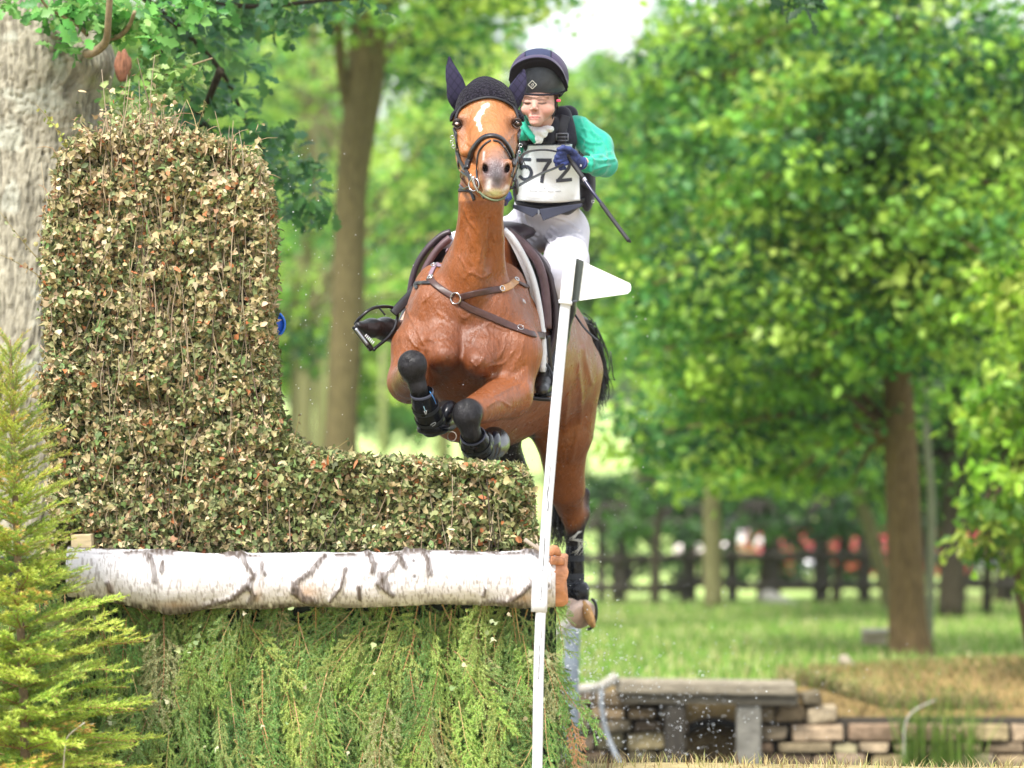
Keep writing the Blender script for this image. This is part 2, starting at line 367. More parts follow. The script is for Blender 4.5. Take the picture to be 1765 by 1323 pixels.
# ------------------------------------------------------------------ stone wall, timber sleepers, culvert
stonem = mat("stone", vcol=True, rough=.9, spec=.2, noise=14, amp=.35, bump=[(25, .02)])
tim = mat("weathered_timber", (.30, .26, .19), rough=.85, spec=.2, noise=9, amp=.4, stretch=(1, 6, 6), bump=[(20, .01)])
darkt = mat("dark_timber", (.045, .038, .028), rough=.8, noise=8, amp=.4, stretch=(5, 5, 1))
grey = mat("concrete", (.19, .18, .15), rough=.9, noise=10, amp=.35, bump=[(30, .01)])
wl = thing("stone_wall", "low dry stone wall of buff blocks holding the bank at the water on the right", "wall", P(1600, 1310, 25))
parts = []
for X0, X1 in ((1302, 1960), (960, 1180)):
    z = -.93; row = 0
    while z < -.38:
        hgt = rng.uniform(.06, .125); x = P(X0, 0, 25)[0] + rng.uniform(-.02, .0); xe = P(X1, 0, 25)[0]
        while x < xe:
            l = rng.uniform(.12, .38); l = min(l, xe - x + .02)
            if X0 == 1302 and z > -.58 and x > 1.85: break
            v, f = box((x + l / 2, 25 + rng.uniform(-.02, .025), z + hgt / 2), (l - .014, .26, hgt - .012))
            o_ = v.mean(0); v = o_ + (v - o_) * rng.uniform(.86, 1.03, v.shape) + rng.normal(0, .006, v.shape)
            base = pick([(.32, .24, .14), (.25, .19, .115), (.15, .12, .075), (.38, .30, .19), (.22, .17, .11)], 1, .15)[0]
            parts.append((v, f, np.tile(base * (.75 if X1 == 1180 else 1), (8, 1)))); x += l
        z += hgt; row += 1
        if X0 == 1302 and z > -.56: x_stop = True
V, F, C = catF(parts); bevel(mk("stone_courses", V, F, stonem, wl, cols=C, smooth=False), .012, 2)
v, f = box((P(1631, 0, 25)[0], 25.1, -.74), (PX(658, 25), .2, .40)); mk("rubble_core", v, f, darkt, wl, smooth=False)
v, f = box((P(1070, 0, 25)[0], 25.1, -.68), (PX(215, 25), .2, .58)); mk("rubble_core", v, f, darkt, wl, smooth=False)
br = thing("sleeper_edging", "pale timber sleeper lying over dark posts along the water edge", "edging", P(1220, 1310, 24.9))
v, f = box(P(1215, 1183, 24.85), (PX(310, 24.85), .3, .075), ry=R(.8)); bevel(mk("top_sleeper", v, f, tim, br, smooth=False), .012)
v, f = box(P(1225, 1203, 24.80), (PX(300, 24.8), .12, .07), ry=R(.8)); bevel(mk("lower_sleeper", v, f, mat("wet_timber", (.13, .11, .075), rough=.7, noise=9, amp=.4, stretch=(1, 6, 6)), br, smooth=False), .01)
for px_, wd_, m_ in ((1163, 34, darkt), (1290, 42, grey)):
    v, f = box(P(px_, 1262, 24.83), (PX(wd_, 24.83), .14, .44)); bevel(mk("post", v, f, m_, br, smooth=False), .012)
cu = thing("culvert_pipe", "dark round drain opening between the two posts under the timber sleeper", "drain", P(1230, 1290, 24.9))
a = np.linspace(0, 2 * math.pi, 33)[:-1]; ring = lambda r, y, sx=1.25: np.stack([P(1231, 1290, 25)[0] + np.cos(a) * r * sx, 0 * a + y, P(1231, 1292, 25)[2] + np.sin(a) * r], 1)
rings_ = [ring(.16, 25.6), ring(.16, 24.93), ring(.195, 24.92), ring(.195, 25.6)]
V = np.concatenate(rings_); F = [(k * 32 + i, k * 32 + (i + 1) % 32, (k + 1) * 32 + (i + 1) % 32, (k + 1) * 32 + i) for k in range(3) for i in range(32)]
mk("pipe_wall", V, F, mat("pipe_dark", (.02, .018, .015), rough=.9), cu)
v, f = box(P(1230, 1238, 25.35), (.5, .5, .22)); mk("turf_lintel", v, f, mat("turf_edge", (.14, .2, .05), rough=.95, noise=14, amp=.5, bump=[(20, .03)]), cu, smooth=False)
# rails, posts and loose timber around the pond
def rail_thing(name, label, cat, pts, r, m, group=None):
    V, F = tube(spline(pts, 14), np.full(14, r), 8, sq=.7); V = V + (fbm(V, 9)[:, None] - .5) * r * .5
    return tag(mk(name, V, F, m), label, cat, group)
palem = mat("bleached_wood", (.42, .39, .33), rough=.8, noise=9, amp=.3)
rail_thing("bent_branch", "thin crooked grey branch leaning from the sleeper's left end towards the fence", "branch", [P(985, 1192, 24.6), P(1010, 1186, 24.6), P(1040, 1180, 24.65), P(1062, 1166, 24.7)], .03, palem)
rail_thing("hose", "pale blue grey bent pipe rising out of the water below the timber sleeper", "pipe", [P(1036, 1190, 24.5), P(1038, 1225, 24.5), P(1048, 1270, 24.5), P(1070, 1318, 24.4)], .014, mat("pipe_grey", (.26, .29, .32), rough=.4))
rail_thing("reed_stem", "thin pale arched stem hanging over the stone wall", "stem", [P(1558, 1305, 24.7), P(1560, 1250, 24.7), P(1575, 1225, 24.72), P(1612, 1206, 24.8)], .005, palem)
rail_thing("grey_post", "grey blue upright post behind the horse's hind hoof", "post", [P(986, 1075, 23.5), P(985, 1150, 23.5), P(984, 1240, 23.5), P(984, 1325, 23.5)], .045, mat("post_grey", (.26, .3, .34), rough=.7, noise=9))
rail_thing("white_rail", "short sloping white rail behind the fence's right end", "rail", [P(935, 1120, 22.5), P(958, 1092, 22.5), P(985, 1070, 22.6)], .03, palem)
rail_thing("log_piece", "bleached log piece leaning on the turf right of the sleeper", "log", [P(1452, 1136, 27.2), P(1465, 1150, 27.1), P(1480, 1168, 27.0)], .035, tim)
rail_thing("fallen_stick", "darker stick crossing the bleached log piece on the turf", "branch", [P(1436, 1160, 27.2), P(1450, 1152, 27.2), P(1464, 1143, 27.2)], .028, tim)
rail_thing("fallen_rail", "broken brown rail lying in the grass at the foot of the rail fence", "rail", [P(1322, 1030, 47), P(1345, 1040, 46.6), P(1378, 1056, 46)], .09, palem)
st = thing("timber_block", "small square timber block in the grass left of the thick tree trunk", "block", P(1507, 1112, 31))
v, f = box(P(1507, 1099, 31), (.18, .22, .1)); bevel(mk("block_body", v, f, tim, st, smooth=False), .012)
v, f = box(P(1509, 1087, 31), (.21, .25, .02)); bevel(mk("block_top", v, f, palem, st, smooth=False), .005)

# ------------------------------------------------------------------ rail fence on the far side of the meadow
fn = thing("rail_fence", "dark wooden post and rail fence beyond the meadow under the trees", "fence", P(1350, 1048, 48.5))
for i, px_ in enumerate([1037, 1072, 1130, 1188, 1262, 1335, 1415, 1490, 1578, 1655, 1740, 1830]):
    q = P(px_, 1050, 48.5); wd_ = .10 + .05 * (i in (3, 6)); v, f = box((q[0], 48.5, q[2] + .5), (wd_, .12, 1.08 + .1 * math.sin(i * 3)), rz=.1 * i)
    bevel(mk("post", v, f, darkt, fn, smooth=False), .01)
for pz, dy in ((905, -.02), (958, .05), (1008, .02)):
    for x0, x1 in ((960, 1190), (1188, 1417), (1415, 1657), (1655, 1870)):
        A, B = P(x0, pz + rng.uniform(-5, 5), 48.42), P(x1, pz + rng.uniform(-5, 5), 48.42)
        V, F = tube(spline([A, (A + B) / 2 + [0, 0, rng.uniform(-.03, .01)], B], 10), np.full(10, .05), 8, rd=.03, side=(0, 0, 1), sq=.6); mk("rail", V, F, darkt, fn)
fn2 = thing("left_rail_fence", "pale timber rail across the wood edge behind the horse's saddle", "fence", P(700, 700, 70))
V, F = tube([P(560, 412, 75), P(760, 408, 75)], [.045, .045], 6); mk("rail", V, F, mat("tan_rail", (.4, .28, .12), rough=.8), fn2)
for px_ in (562, 660, 758):
    V, F = tube([P(px_, 405, 75), [P(px_, 0, 75)[0], 75, hz(P(px_, 0, 75)[0], 75) - .1]], [.06, .08], 6); mk("post", V, F, mat("green_wood", (.2, .22, .08), rough=.8), fn2)

# ------------------------------------------------------------------ cars beyond the fence
glassm = mat("car_glass", (.02, .025, .03), rough=.05, spec=.8); rubber = mat("tyre_rubber", (.02, .02, .02), rough=.8); rimm = mat("wheel_rim", (.5, .5, .52), rough=.3, metal=1)
lampm = mat("lamp_glass", (.7, .7, .7), rough=.1); redl = mat("rear_lamp", (.5, .02, .02), rough=.15); plate = mat("number_plate", (.75, .65, .15), rough=.4)
def car(name, label, px_, Y, colr, length=4.2, rz=0, group=None, hh=1.45):
    cx = P(px_, 0, Y)[0]; z0 = float(hz(cx, Y)); t = thing(name, label, "car", (cx, Y, z0), group); M = Matrix.Rotation(rz, 3, 'Z')
    paint = mat("car_paint", colr, rough=.25, coat=.6)
    def put(n, V, F, m, par=t, bv=0, s=False):
        V = np.asarray(V, float) @ np.array(M).T + np.array([cx, Y, z0]); o = mk(n, V, F, m, par, smooth=s)
        if bv: bevel(o, bv, 3)
        return o
    L = length; sec = [(-L / 2, .45, .62), (-L / 2 + .12, .28, .80), (-L * .3, .24, .92), (-L * .2, .22, .96), (L * .12, .22, .98), (L * .3, .24, .98), (L / 2 - .1, .28, .92), (L / 2, .45, .75)]
    V = []; wd = .86
    for (x, a, b) in sec: V += [[x, -wd, a], [x, -wd - .03, (a + b) / 2], [x, -wd + .06, b], [x, wd - .06, b], [x, wd + .03, (a + b) / 2], [x, wd, a]]
    F = [(i * 6 + j, i * 6 + (j + 1) % 6, i * 6 + 6 + (j + 1) % 6, i * 6 + 6 + j) for i in range(7) for j in range(6)] + [(5, 4, 3, 2, 1, 0), tuple(range(42, 48))]
    body = put("body", V, F, paint, bv=.04, s=True)
    cab = [(-L * .22, .95, .80), (-L * .06, hh - .04, .66), (L * .2, hh, .64), (L * .38, hh - .12, .64), (L * .46, .97, .78)]
    V = []
    for (x, z, wq) in cab: V += [[x, -wq, z], [x, wq, z]]
    V2 = [[x, y_, .93] for x in (-L * .22, L * .46) for y_ in (-.8, .8)]
    V += V2; F = [(0, 1, 3, 2), (2, 3, 5, 4), (4, 5, 7, 6), (6, 7, 9, 8), (10, 0, 2, 4, 6, 8, 12), (11, 13, 9, 7, 5, 3, 1), (10, 11, 1, 0), (12, 8, 9, 13)]
    put("roof", V, F, paint, bv=.03)
    for s in (-1, 1):
        def qd(x0, x1, tp0, tp1):
            zz = lambda tpx: np.interp(tpx, [c_[0] for c_ in cab], [c_[1] for c_ in cab]); yy = lambda tpx: np.interp(tpx, [c_[0] for c_ in cab], [c_[2] for c_ in cab])
            return [[x0, s * .815, 1.0], [x1, s * .815, 1.0], [tp1, s * (yy(tp1) + .03), zz(tp1) - .09], [tp0, s * (yy(tp0) + .03), zz(tp0) - .09]]
        for a_ in ((-L * .17, L * .08, -L * .05, L * .08), (L * .1, L * .4, L * .1, L * .33)): put("side_window", qd(*a_), [(0, 1, 2, 3)], glassm)
        for wx in (-L * .31, L * .31):
            Vt, Ft = tube([[wx, s * .70, .31], [wx, s * .9, .31]], [.31, .31], 20); wo = put("wheel", Vt, Ft, rubber, s=True)
            Vt, Ft = tube([[wx, s * .895, .31], [wx, s * .915, .31]], [.2, .19], 12); put("rim", Vt, Ft, rimm, wo, s=True)
        put("headlight", *sphere((-L / 2 + .06, s * .62, .68), (.07, .17, .09), 10, 6), lampm, s=True); put("tail_light", *sphere((L / 2 - .05, s * .68, .8), (.06, .1, .13), 10, 6), redl, s=True)
    x0, z0_, w0 = cab[0]; x1, z1, w1 = cab[1]
    put("windscreen", [[x0 + .02 - .03, -w0 + .1, z0_ + .05], [x0 - .01, w0 - .1, z0_ + .05], [x1 - .06, w1 - .08, z1 - .06], [x1 - .06, -w1 + .08, z1 - .06]], [(0, 1, 2, 3)], glassm)
    put("rear_window", [[L * .46 + .01, -.66, 1.04], [L * .46 + .01, .66, 1.04], [L * .4 + .01, .56, hh - .2], [L * .4 + .01, -.56, hh - .2]], [(0, 1, 2, 3)], glassm)
    return t
car("parked_car", "red car parked beyond the rail fence behind the thick trunk", 1530, 60, (.40, .035, .045), rz=R(8), hh=1.35)
car("parked_car", "pale silver car with a pinkish tint left of the red car", 1290, 66, (.62, .5, .52), rz=R(78), hh=1.4)
car("parked_car", "white car half hidden behind the red car at the right edge", 1850, 68, (.7, .72, .75), rz=R(-5))

# ------------------------------------------------------------------ trees
leafm = mat("tree_leaf", vcol=True, rough=.45, spec=.4, transl=.42)
barkm = lambda nm, c_, st=(3, 3, .6): mat(nm, c_, rough=.9, spec=.15, noise=14, amp=.45, stretch=st, bump=[(12, .03), (40, .01)])
BR = barkm("bark_brown", (.12, .085, .045)); BG = barkm("bark_green", (.17, .16, .075)); BD = barkm("bark_dark", (.05, .042, .028))
def woody(name, pts, radii, m, parent, n=40, seg=20, rough_=.06):
    c_ = spline(pts, n); r_ = spline(np.array(radii, float)[:, None], n)[:, 0]; V, F = tube(c_, r_, seg)
    d = V - np.repeat(c_, seg, 0); V = V + d * ((fbm(V * [1, 1, .35], 6) - .5) * rough_ * 3)[:, None]
    return mk(name, V, F, m, parent)
def blob_leaves(blobs, size, pal, wts=None, per=34, spread=.26, droop=.25, tpl=LEAF, fill=1.0, keep=None):
    Ps, Cs, Z = [], [], []
    for (x, y, Y, rx, ry, dY, ncl) in blobs:
        c_ = P(x, y, Y); r_ = np.array([PX(rx, Y), dY, PX(ry, Y)]); k = int(ncl * fill)
        d = rdir(k); q = c_ + d * r_ * (rng.random((k, 1)) ** .42); tint = pick(pal, k, .18, wts)
        pos = np.repeat(q, per, 0) + rng.normal(size=(k * per, 3)) * np.array([1, 1, .42]) * spread
        Ps.append(pos); Cs.append(np.repeat(tint, per, 0) * rng.uniform(.75, 1.3, (k * per, 1)))
    pos = np.concatenate(Ps); C_ = np.concatenate(Cs)
    if keep is not None: m_ = keep(pos); pos, C_ = pos[m_], C_[m_]
    n = len(pos); d = rdir(n, -droop, .45); nr = rdir(n, 1.0, .6)
    return leaves(pos, d, nr, rng.uniform(.7, 1.25, n) * size, C_, tpl, curl=.3)
def tree(name, label, trunk, radii, bark, blobs, size, pal, limbs=(), cat="tree", group=None, **kw):
    t = thing(name, label, cat, trunk[0], group); woody("trunk", trunk, radii, bark, t)
    for (pts, rr) in limbs: woody("limb", pts, rr, bark, t, n=20, seg=10)
    if blobs:
        # twigs reaching into the crown so that the leaves hang on something
        tw = []; top = np.array(trunk[-1])
        for (x, y, Y, rx, ry, dY, ncl) in blobs:
            c_ = P(x, y, Y); j = np.argmin([np.linalg.norm(np.array(q) - c_) for q in trunk]); a_ = np.array(trunk[j], float)
            for q in range(5):
                e_ = c_ + rdir(1)[0] * np.array([PX(rx, Y), dY, PX(ry, Y)]) * .8; md = (a_ + e_) / 2 + [0, 0, .15]
                tw.append(tube(spline([a_, md, e_], 8), np.linspace(.035, .008, 8) * Y / 30, 5))
        V, F = catF(tw); mk("twigs", V, F, bark, t)
        V, F, C = blob_leaves(blobs, size, pal, **kw); mk("crown", V, F, leafm, t, cols=C)
    return t
YG = [(.29, .47, .06), (.18, .37, .055), (.08, .22, .05), (.42, .55, .11), (.035, .11, .035)]
MG = [(.16, .34, .035), (.08, .21, .03), (.035, .10, .02), (.26, .46, .06)]
DG = [(.03, .085, .02), (.05, .13, .03), (.08, .18, .04), (.02, .055, .018)]
PG = [(.40, .60, .16), (.30, .50, .12), (.20, .40, .11), (.50, .66, .26)]  # pale leaf tones with distance haze painted in

# far wood across the whole back, haze painted into the farther leaf palettes, one crown per tree
k = 0
for Y, x0, x1, n, top, pal in ((300, -2200, 3600, 26, 560, [(.12, .2, .10), (.1, .17, .09), (.16, .25, .12)]), (130, -1600, 3000, 26, 180, PG), (88, -1200, 2900, 18, 60, YG)):  # farthest leaves tinted blue green to stand in for distance haze
    for i in range(n):
        px_ = x0 + (x1 - x0) * (i + .5 + rng.uniform(-.25, .25)) / n
        if Y < 200 and 880 < px_ < 1120: tp = 140
        else: tp = top + rng.uniform(-60, 60)
        c_ = P(px_, 0, Y); zb = float(hz(c_[0], Y)); rw = (x1 - x0) / n * .8; base = np.array([c_[0], Y, zb]); by = CY + (CAMZ - zb) / Y * FPX
        pal_ = pal; B = [(px_ + rng.uniform(-.4, .4) * rw, yy, Y + rng.uniform(-2, 2), rw * rng.uniform(.6, .8), 105 + 20 * (Y < 100), 2.5, 55 if Y < 200 else 20) for yy in np.arange(tp + 60, (500 if 1030 < px_ < 1160 else 640 if px_ < 1230 else 800), 115)]
        if Y == 300: B = [(px_, 640, Y, rw * .8, 42, 5, 70)]
        lab = {300: "distant tree of the far wood line, tinted blue green for haze", 130: "tree standing far behind the field, leaves coloured pale for haze", 88: "bright green tree at the near edge of the far wood"}[Y]
        tree("far_tree", lab, [base, base + [0, 0, PX(by - tp, Y) * .45], base + [.3, 0, PX(by - tp, Y) * .8]], [PX(14, Y), PX(11, Y), PX(3, Y)], BG if Y < 200 else BD, B, PX(19 if Y < 200 else 15, Y), pal_,
             group={300: "far wood line", 130: "pale trees behind the field", 88: "trees at the near wood edge"}[Y], per=30, spread=PX(36, Y), tpl=LEAF,
             keep=(lambda q: ~((proj(q)[:, 0] > 905) & (proj(q)[:, 0] < 1118) & (proj(q)[:, 1] < 100 + 25 * np.sin(proj(q)[:, 0] / 17)))) if Y < 200 else None); k += 1
# left trunk with its crown
Y = 36
tree("beech_tree", "tall tree with a leaning olive brown trunk left of the horse", [P(585, 860, Y) + [0, 0, -.9], P(588, 760, Y), P(598, 560, Y), P(606, 330, Y), P(630, 130, Y), P(640, -60, Y), P(650, -200, Y)],
     [.26, .15, .145, .14, .165, .15, .11], barkm('bark_olive', (.13, .105, .05)), [(700, -40, 35, 260, 110, 1.6, 60), (480, -60, 35.5, 180, 110, 1.5, 36),  (700, 90, 38, 170, 60, 1.2, 22), (860, -30, 36, 130, 60, 1.2, 26)], .10, YG,
     limbs=[([P(606, 200, Y), P(588, 120, Y - .1), P(582, 20, Y - .2), P(580, -80, Y - .2)], [.07, .05, .05, .04]), ([P(640, 40, Y), P(700, -40, Y), P(780, -90, Y)], [.08, .06, .03])], per=34, spread=.22)
for (px_, Y, r_, lab) in ((525, 58, 12, "slim pale trunk just left of the leaning olive trunk"), (548, 66, 8, "thin straight trunk seen between the brush top and the olive trunk"), (512, 75, 10, "pale slim trunk rising from the field edge by the brush fence")):
    zb = float(hz(P(px_, 0, Y)[0], Y))
    tree("slim_tree", lab, [[P(px_, 0, Y)[0], Y, zb], P(px_ + 4, 500, Y), P(px_ + 14, 200, Y), P(px_ + 18, 0, Y)], [PX(r_ * 1.2, Y), PX(r_, Y), PX(r_ * .8, Y), PX(r_ * .5, Y)], BG,
         [(px_ + rng.uniform(-40, 40), 130, Y, 130, 130, 1.5, 26), (px_ + 30, 350, Y, 130, 110, 1.5, 22), (px_ - 20, 530, Y, 120, 60, 1.2, 12)], .13, YG, per=30, spread=.34)
tree("hazel_bush", "light green leafy bush behind the rider's raised foot", [P(500, 800, 50), P(505, 700, 50), P(510, 560, 50)], [.06, .05, .02], BG, [(500, 590, 50, 90, 60, .8, 20), (680, 520, 55, 120, 90, 1, 20), (740, 300, 50, 120, 150, 1.2, 40), (430, 500, 50, 120, 130, 1, 30)], .12, YG, cat="bush", per=34, spread=.25)
# right side
Y = 30.3
rt = [P(1572, 1142, Y) + [0, 0, -.05], P(1566, 1090, Y), P(1560, 950, Y), P(1552, 760, Y), P(1545, 600, Y), P(1545, 420, Y), P(1560, 200, Y), P(1570, 0, Y), P(1570, -150, Y)]
tree("hornbeam_tree", "thick smooth brown trunk with a broad bright green crown on the right", rt, [.2, .15, .13, .12, .1, .09, .08, .06, .035], barkm('bark_hornbeam', (.15, .10, .05)),
     [(1250, 420, 29.5, 210, 150, 1.1, 66), (1180, 620, 30, 140, 110, 1.0, 26), (1420, 250, 29, 200, 150, 1.2, 66), (1600, 120, 29, 240, 170, 1.3, 90), (1420, 560, 29.3, 170, 120, 1.0, 44), (1300, 700, 30.5, 190, 90, 1.0, 42),
      (1680, 380, 28.6, 180, 150, 1.1, 66), (1300, 90, 31, 190, 130, 1.1, 52), (1190, 230, 31, 120, 130, 1.0, 30), (1850, 250, 29.5, 150, 250, 1.3, 60), (1450, 690, 31, 150, 80, .9, 34), (1240, 790, 33, 180, 55, .9, 30), (1400, 800, 32.5, 150, 60, .8, 24), (1120, 720, 33, 90, 50, .7, 12), (1480, 480, 29, 120, 110, .9, 36), (1620, 500, 29.2, 100, 110, .9, 30), (1500, -60, 30, 350, 90, 1.3, 60), (1640, 560, 30.6, 130, 80, .8, 14)],
     .088, YG, wts=[.27, .26, .24, .08, .15], limbs=[([P(1545, 500, Y), P(1440, 420, Y - .4), P(1300, 400, Y - .6)], [.06, .045, .02]), ([P(1550, 420, Y), P(1640, 380, Y - .6), P(1720, 340, Y - 1)], [.05, .04, .02]), ([P(1547, 620, Y), P(1420, 640, Y), P(1300, 690, Y)], [.05, .03, .015])], per=36, spread=.17, droop=.5)
tree("lime_tree", "leafy tree whose low yellow green sprays hang at the right edge", [P(1762, 1150, 26.5) + [.1, 0, -.1], P(1756, 1000, 26.3), P(1760, 800, 26.2), P(1790, 500, 26.2)], [.03, .028, .025, .02], BR,
     [(1760, 700, 25.5, 90, 110, .5, 34), (1730, 860, 25.2, 70, 70, .4, 18), (1800, 950, 25.6, 60, 90, .4, 18), (1790, 500, 26, 90, 130, .6, 34), (1690, 940, 25.3, 35, 30, .25, 4)], .085, [(.28, .46, .04), (.18, .36, .03), (.4, .52, .08), (.1, .22, .03)], per=24, spread=.11, droop=.8)
Y = 41
tree("sycamore_tree", "dark leafed tree standing behind the thick brown trunk", [P(1640, 1060, Y), P(1645, 800, Y), P(1650, 500, Y), P(1640, 100, Y)], [.14, .11, .1, .06], BD,
     [(1640, 640, Y, 220, 130, 1.4, 60), (1400, 760, Y, 200, 90, 1.4, 50), (1600, 800, Y + 1, 230, 70, 1.3, 40), (1750, 500, Y, 200, 200, 1.3, 60), (1500, 420, Y, 250, 200, 1.5, 60), (1680, 200, Y, 280, 220, 1.6, 60), (1300, 560, Y + 1, 150, 120, 1.4, 36)], .12, MG + DG[:2], per=32, spread=.28)
Y = 44
tree("maple_tree", "green tree filling the gap between the rider and the right crown", [P(1230, 1050, Y), P(1225, 800, Y), P(1215, 500, Y), P(1210, 200, Y)], [.11, .09, .08, .05], BG,
     [(1120, 330, Y, 110, 150, 1.3, 40), (1200, 170, Y, 150, 110, 1.4, 40), (1170, 490, Y, 140, 110, 1.2, 36), (1340, 740, Y, 130, 60, 1.2, 26), (1060, 200, Y + 2, 70, 60, 1, 12), (1330, 300, Y, 150, 200, 1.4, 40)], .12, YG, per=32, spread=.27)
# slim understorey stems at the fence line
for i, (pts, r_, Y, b_, lab) in enumerate([([(1540, 1000), (1490, 880), (1440, 760), (1400, 640)], 13, 44, BG, "slanting grey green trunk leaning left behind the thick trunk"),
        ([(1600, 1050), (1606, 900), (1598, 760), (1585, 560)], 8, 33, mat("bark_pale", (.17, .18, .11), rough=.8, noise=10), "thin pale stem just right of the thick brown trunk"),
        ([(1128, 1050), (1130, 950), (1140, 860)], 9, 47, BD, "short dark stem standing in the rail fence left of the thick post"),
        ([(1700, 1050), (1705, 900), (1715, 700)], 9, 43, BD, "dark stem behind the hanging yellow green sprays"),
        ([(1625, 1000), (1640, 900), (1665, 800)], 6, 42, BG, "thin leaning stem crossing the red car on the right")]):
    q = [P(a_, b2, Y) for a_, b2 in pts]; q[0][2] = float(hz(q[0][0], Y)) - .05
    tree("young_tree", lab, q, [PX(r_, Y) * f_ for f_ in np.linspace(1, .7, len(q))], b_, [(pts[-1][0], pts[-1][1] - 20, Y, 60, 40, .5, 6)], .1, MG, per=26, spread=.2)
# clipped dark hedge canopy above the fence
for i, (px_, yy, rx) in enumerate([(1060, 872, 70), (1180, 878, 90), (1310, 868, 90), (1440, 860, 90), (1580, 850, 100), (1720, 850, 100)]):
    Y = 51; b_ = P(px_, 0, Y); zb = float(hz(b_[0], Y))
    tree("hawthorn_bush", ["dark green bush over the fence beside the horse's hock", "dark bush above the thick fence post", "dark bush above the fence left of the leaning trunk", "dark bush at the top of the slanting trunk", "dark bush behind the thick brown trunk over the fence", "dark bush over the fence at the right edge"][i],
         [[b_[0], Y, zb], [b_[0] + .1, Y, zb + .9], P(px_, yy, Y)], [.07, .06, .03], BD, [(px_, yy - 6, Y, rx, 36, .8, 40), (px_, yy + 40, Y - 3.2, rx * .9, 16, .4, 7), (px_ + 20, yy + 95, Y + 3, rx, 50, .8, 12), (px_ + 30, yy - (50 if px_ > 1400 else 18), Y + 1.5, rx, 24, .8, 12)], .10, DG + MG[1:2], cat="bush", per=36, spread=.17, group="dark bushes over the rail fence")

# ------------------------------------------------------------------ brush fence: the jump
jump = thing("brush_fence", "tall stepped jump of dry leafy brush with a birch log rail and hanging spruce boughs", "horse jump", (P(520, 0, 15.3)[0], 15.35, 0))
out = np.array([(98, 312), (112, 268), (155, 240), (236, 225), (320, 236), (393, 254), (438, 290), (456, 345), (459, 480), (456, 560), (462, 640), (467, 705), (488, 752), (530, 784), (620, 797), (760, 804), (893, 811), (907, 835), (910, 870), (915, 945),
                (918, 990), (60, 990), (95, 900), (90, 780), (72, 690), (85, 620), (80, 500), (80, 400), (90, 350)], float)
core_m = mat("brush_core", (.035, .028, .015), rough=1, noise=30, amp=.5)
Yf, Yb = 15.2, 15.62
cen = np.array([300, 640.]); shr = out + N3(np.c_[cen - out, np.zeros(len(out))])[:, :2] * 16
n_ = len(out); V = np.array([P(x, y, Yf + .07) for x, y in shr] + [P(x, y, Yf + .07) * [1, 1, 1] + [0, Yb - Yf - .14, 0] for x, y in shr])
F = [tuple(range(n_)), tuple(range(n_, 2 * n_))[::-1]] + [(i, i + n_, (i + 1) % n_ + n_, (i + 1) % n_) for i in range(n_)]
core = mk("brush_core", V, F, core_m, jump, smooth=False)
def inside(q, poly):
    x, y = q[:, 0], q[:, 1]; r = np.zeros(len(q), bool)
    for (x0, y0), (x1, y1) in zip(poly, np.roll(poly, -1, 0)):
        c_ = ((y0 > y) != (y1 > y)); r ^= c_ & (x < (x1 - x0) * (y - y0) / (y1 - y0 + 1e-9) + x0)
    return r
def sample_face(n):
    q = np.c_[rng.uniform(60, 930, n), rng.uniform(215, 965, n)]; q = q[inside(q, out)]; return q
pts, nr = [], []
q = sample_face(105000); nn = len(q); clump = (fbm(np.c_[q / 60, q[:, :1] * 0], 1.3, 3) - .5)
p_ = np.array([P(x, y, Yf) for x, y in q]); p_[:, 1] += rng.uniform(-.03, .06, nn) - clump * .16 - (fbm(np.c_[q / 14, q[:, :1] * 0], 1, 2) - .5) * .09; pts.append(p_); nr.append(np.tile([0, -1, .15], (nn, 1)))
# rim: top, right side and step, all the way to the back
L = np.linalg.norm(np.diff(out[:20], axis=0), axis=1)
for i in range(19):
    m = int(L[i] * 36); t = rng.random((m, 1)); e = out[i] * (1 - t) + out[i + 1] * t + rng.normal(size=(m, 2)) * 4.0
    p_ = np.array([P(x, y, Yf) for x, y in e]); p_[:, 1] += rng.uniform(-.02, Yb - Yf, m); tv = out[i + 1] - out[i]; o_ = N3([tv[1], 0, tv[0]])
    pts.append(p_); nr.append(np.tile(o_, (m, 1)))
for i in range(21, 28):
    m = int(np.linalg.norm(out[i + 1] - out[i]) * 12) if i < 28 else 0; t = rng.random((m, 1)); e = out[i] * (1 - t) + out[i + 1] * t + rng.normal(size=(m, 2)) * 6
    p_ = np.array([P(x, y, Yf) for x, y in e]); p_[:, 1] += rng.uniform(-.02, Yb - Yf, m); pts.append(p_); nr.append(np.tile([-1, 0, .1], (m, 1)))
# back face
q = sample_face(13000); p_ = np.array([P(x, y, Yf) for x, y in q]); p_[:, 1] = Yb + rng.uniform(-.04, .04, len(q)); pts.append(p_); nr.append(np.tile([0, 1, .1], (len(q), 1)))
# stragglers over the edge
q = np.array([[rng.uniform(90, 470), 0] for _ in range(2600)]); q[:, 1] = np.interp(q[:, 0], [90, 112, 155, 236, 320, 393, 438, 470], [340, 268, 240, 225, 236, 254, 290, 420]) - rng.exponential(22, 2600) * sm(vnoise(np.c_[q[:, 0] / 22, q * 0], 1), .3, .75)
p_ = np.array([P(x, y, Yf) for x, y in q]); p_[:, 1] += rng.uniform(0, .4, len(q)); pts.append(p_); nr.append(rdir(len(q)))
pts = np.concatenate(pts); nr = np.concatenate(nr); n = len(pts)
pj = proj(pts); hgt = sm(pj[:, 1] + (fbm(np.c_[pj / 90, pj[:, :1] * 0], 1, 3) - .5) * 900, 250, 900)
PAL = [(.50, .40, .23), (.58, .49, .31), (.40, .35, .17), (.21, .22, .09), (.10, .12, .05), (.14, .22, .07), (.46, .17, .07), (.24, .28, .12), (.27, .16, .08)]
w_top = np.array([.23, .12, .2, .14, .06, .06, .025, .12, .045]); w_low = np.array([.13, .08, .16, .2, .14, .1, .025, .12, .045])
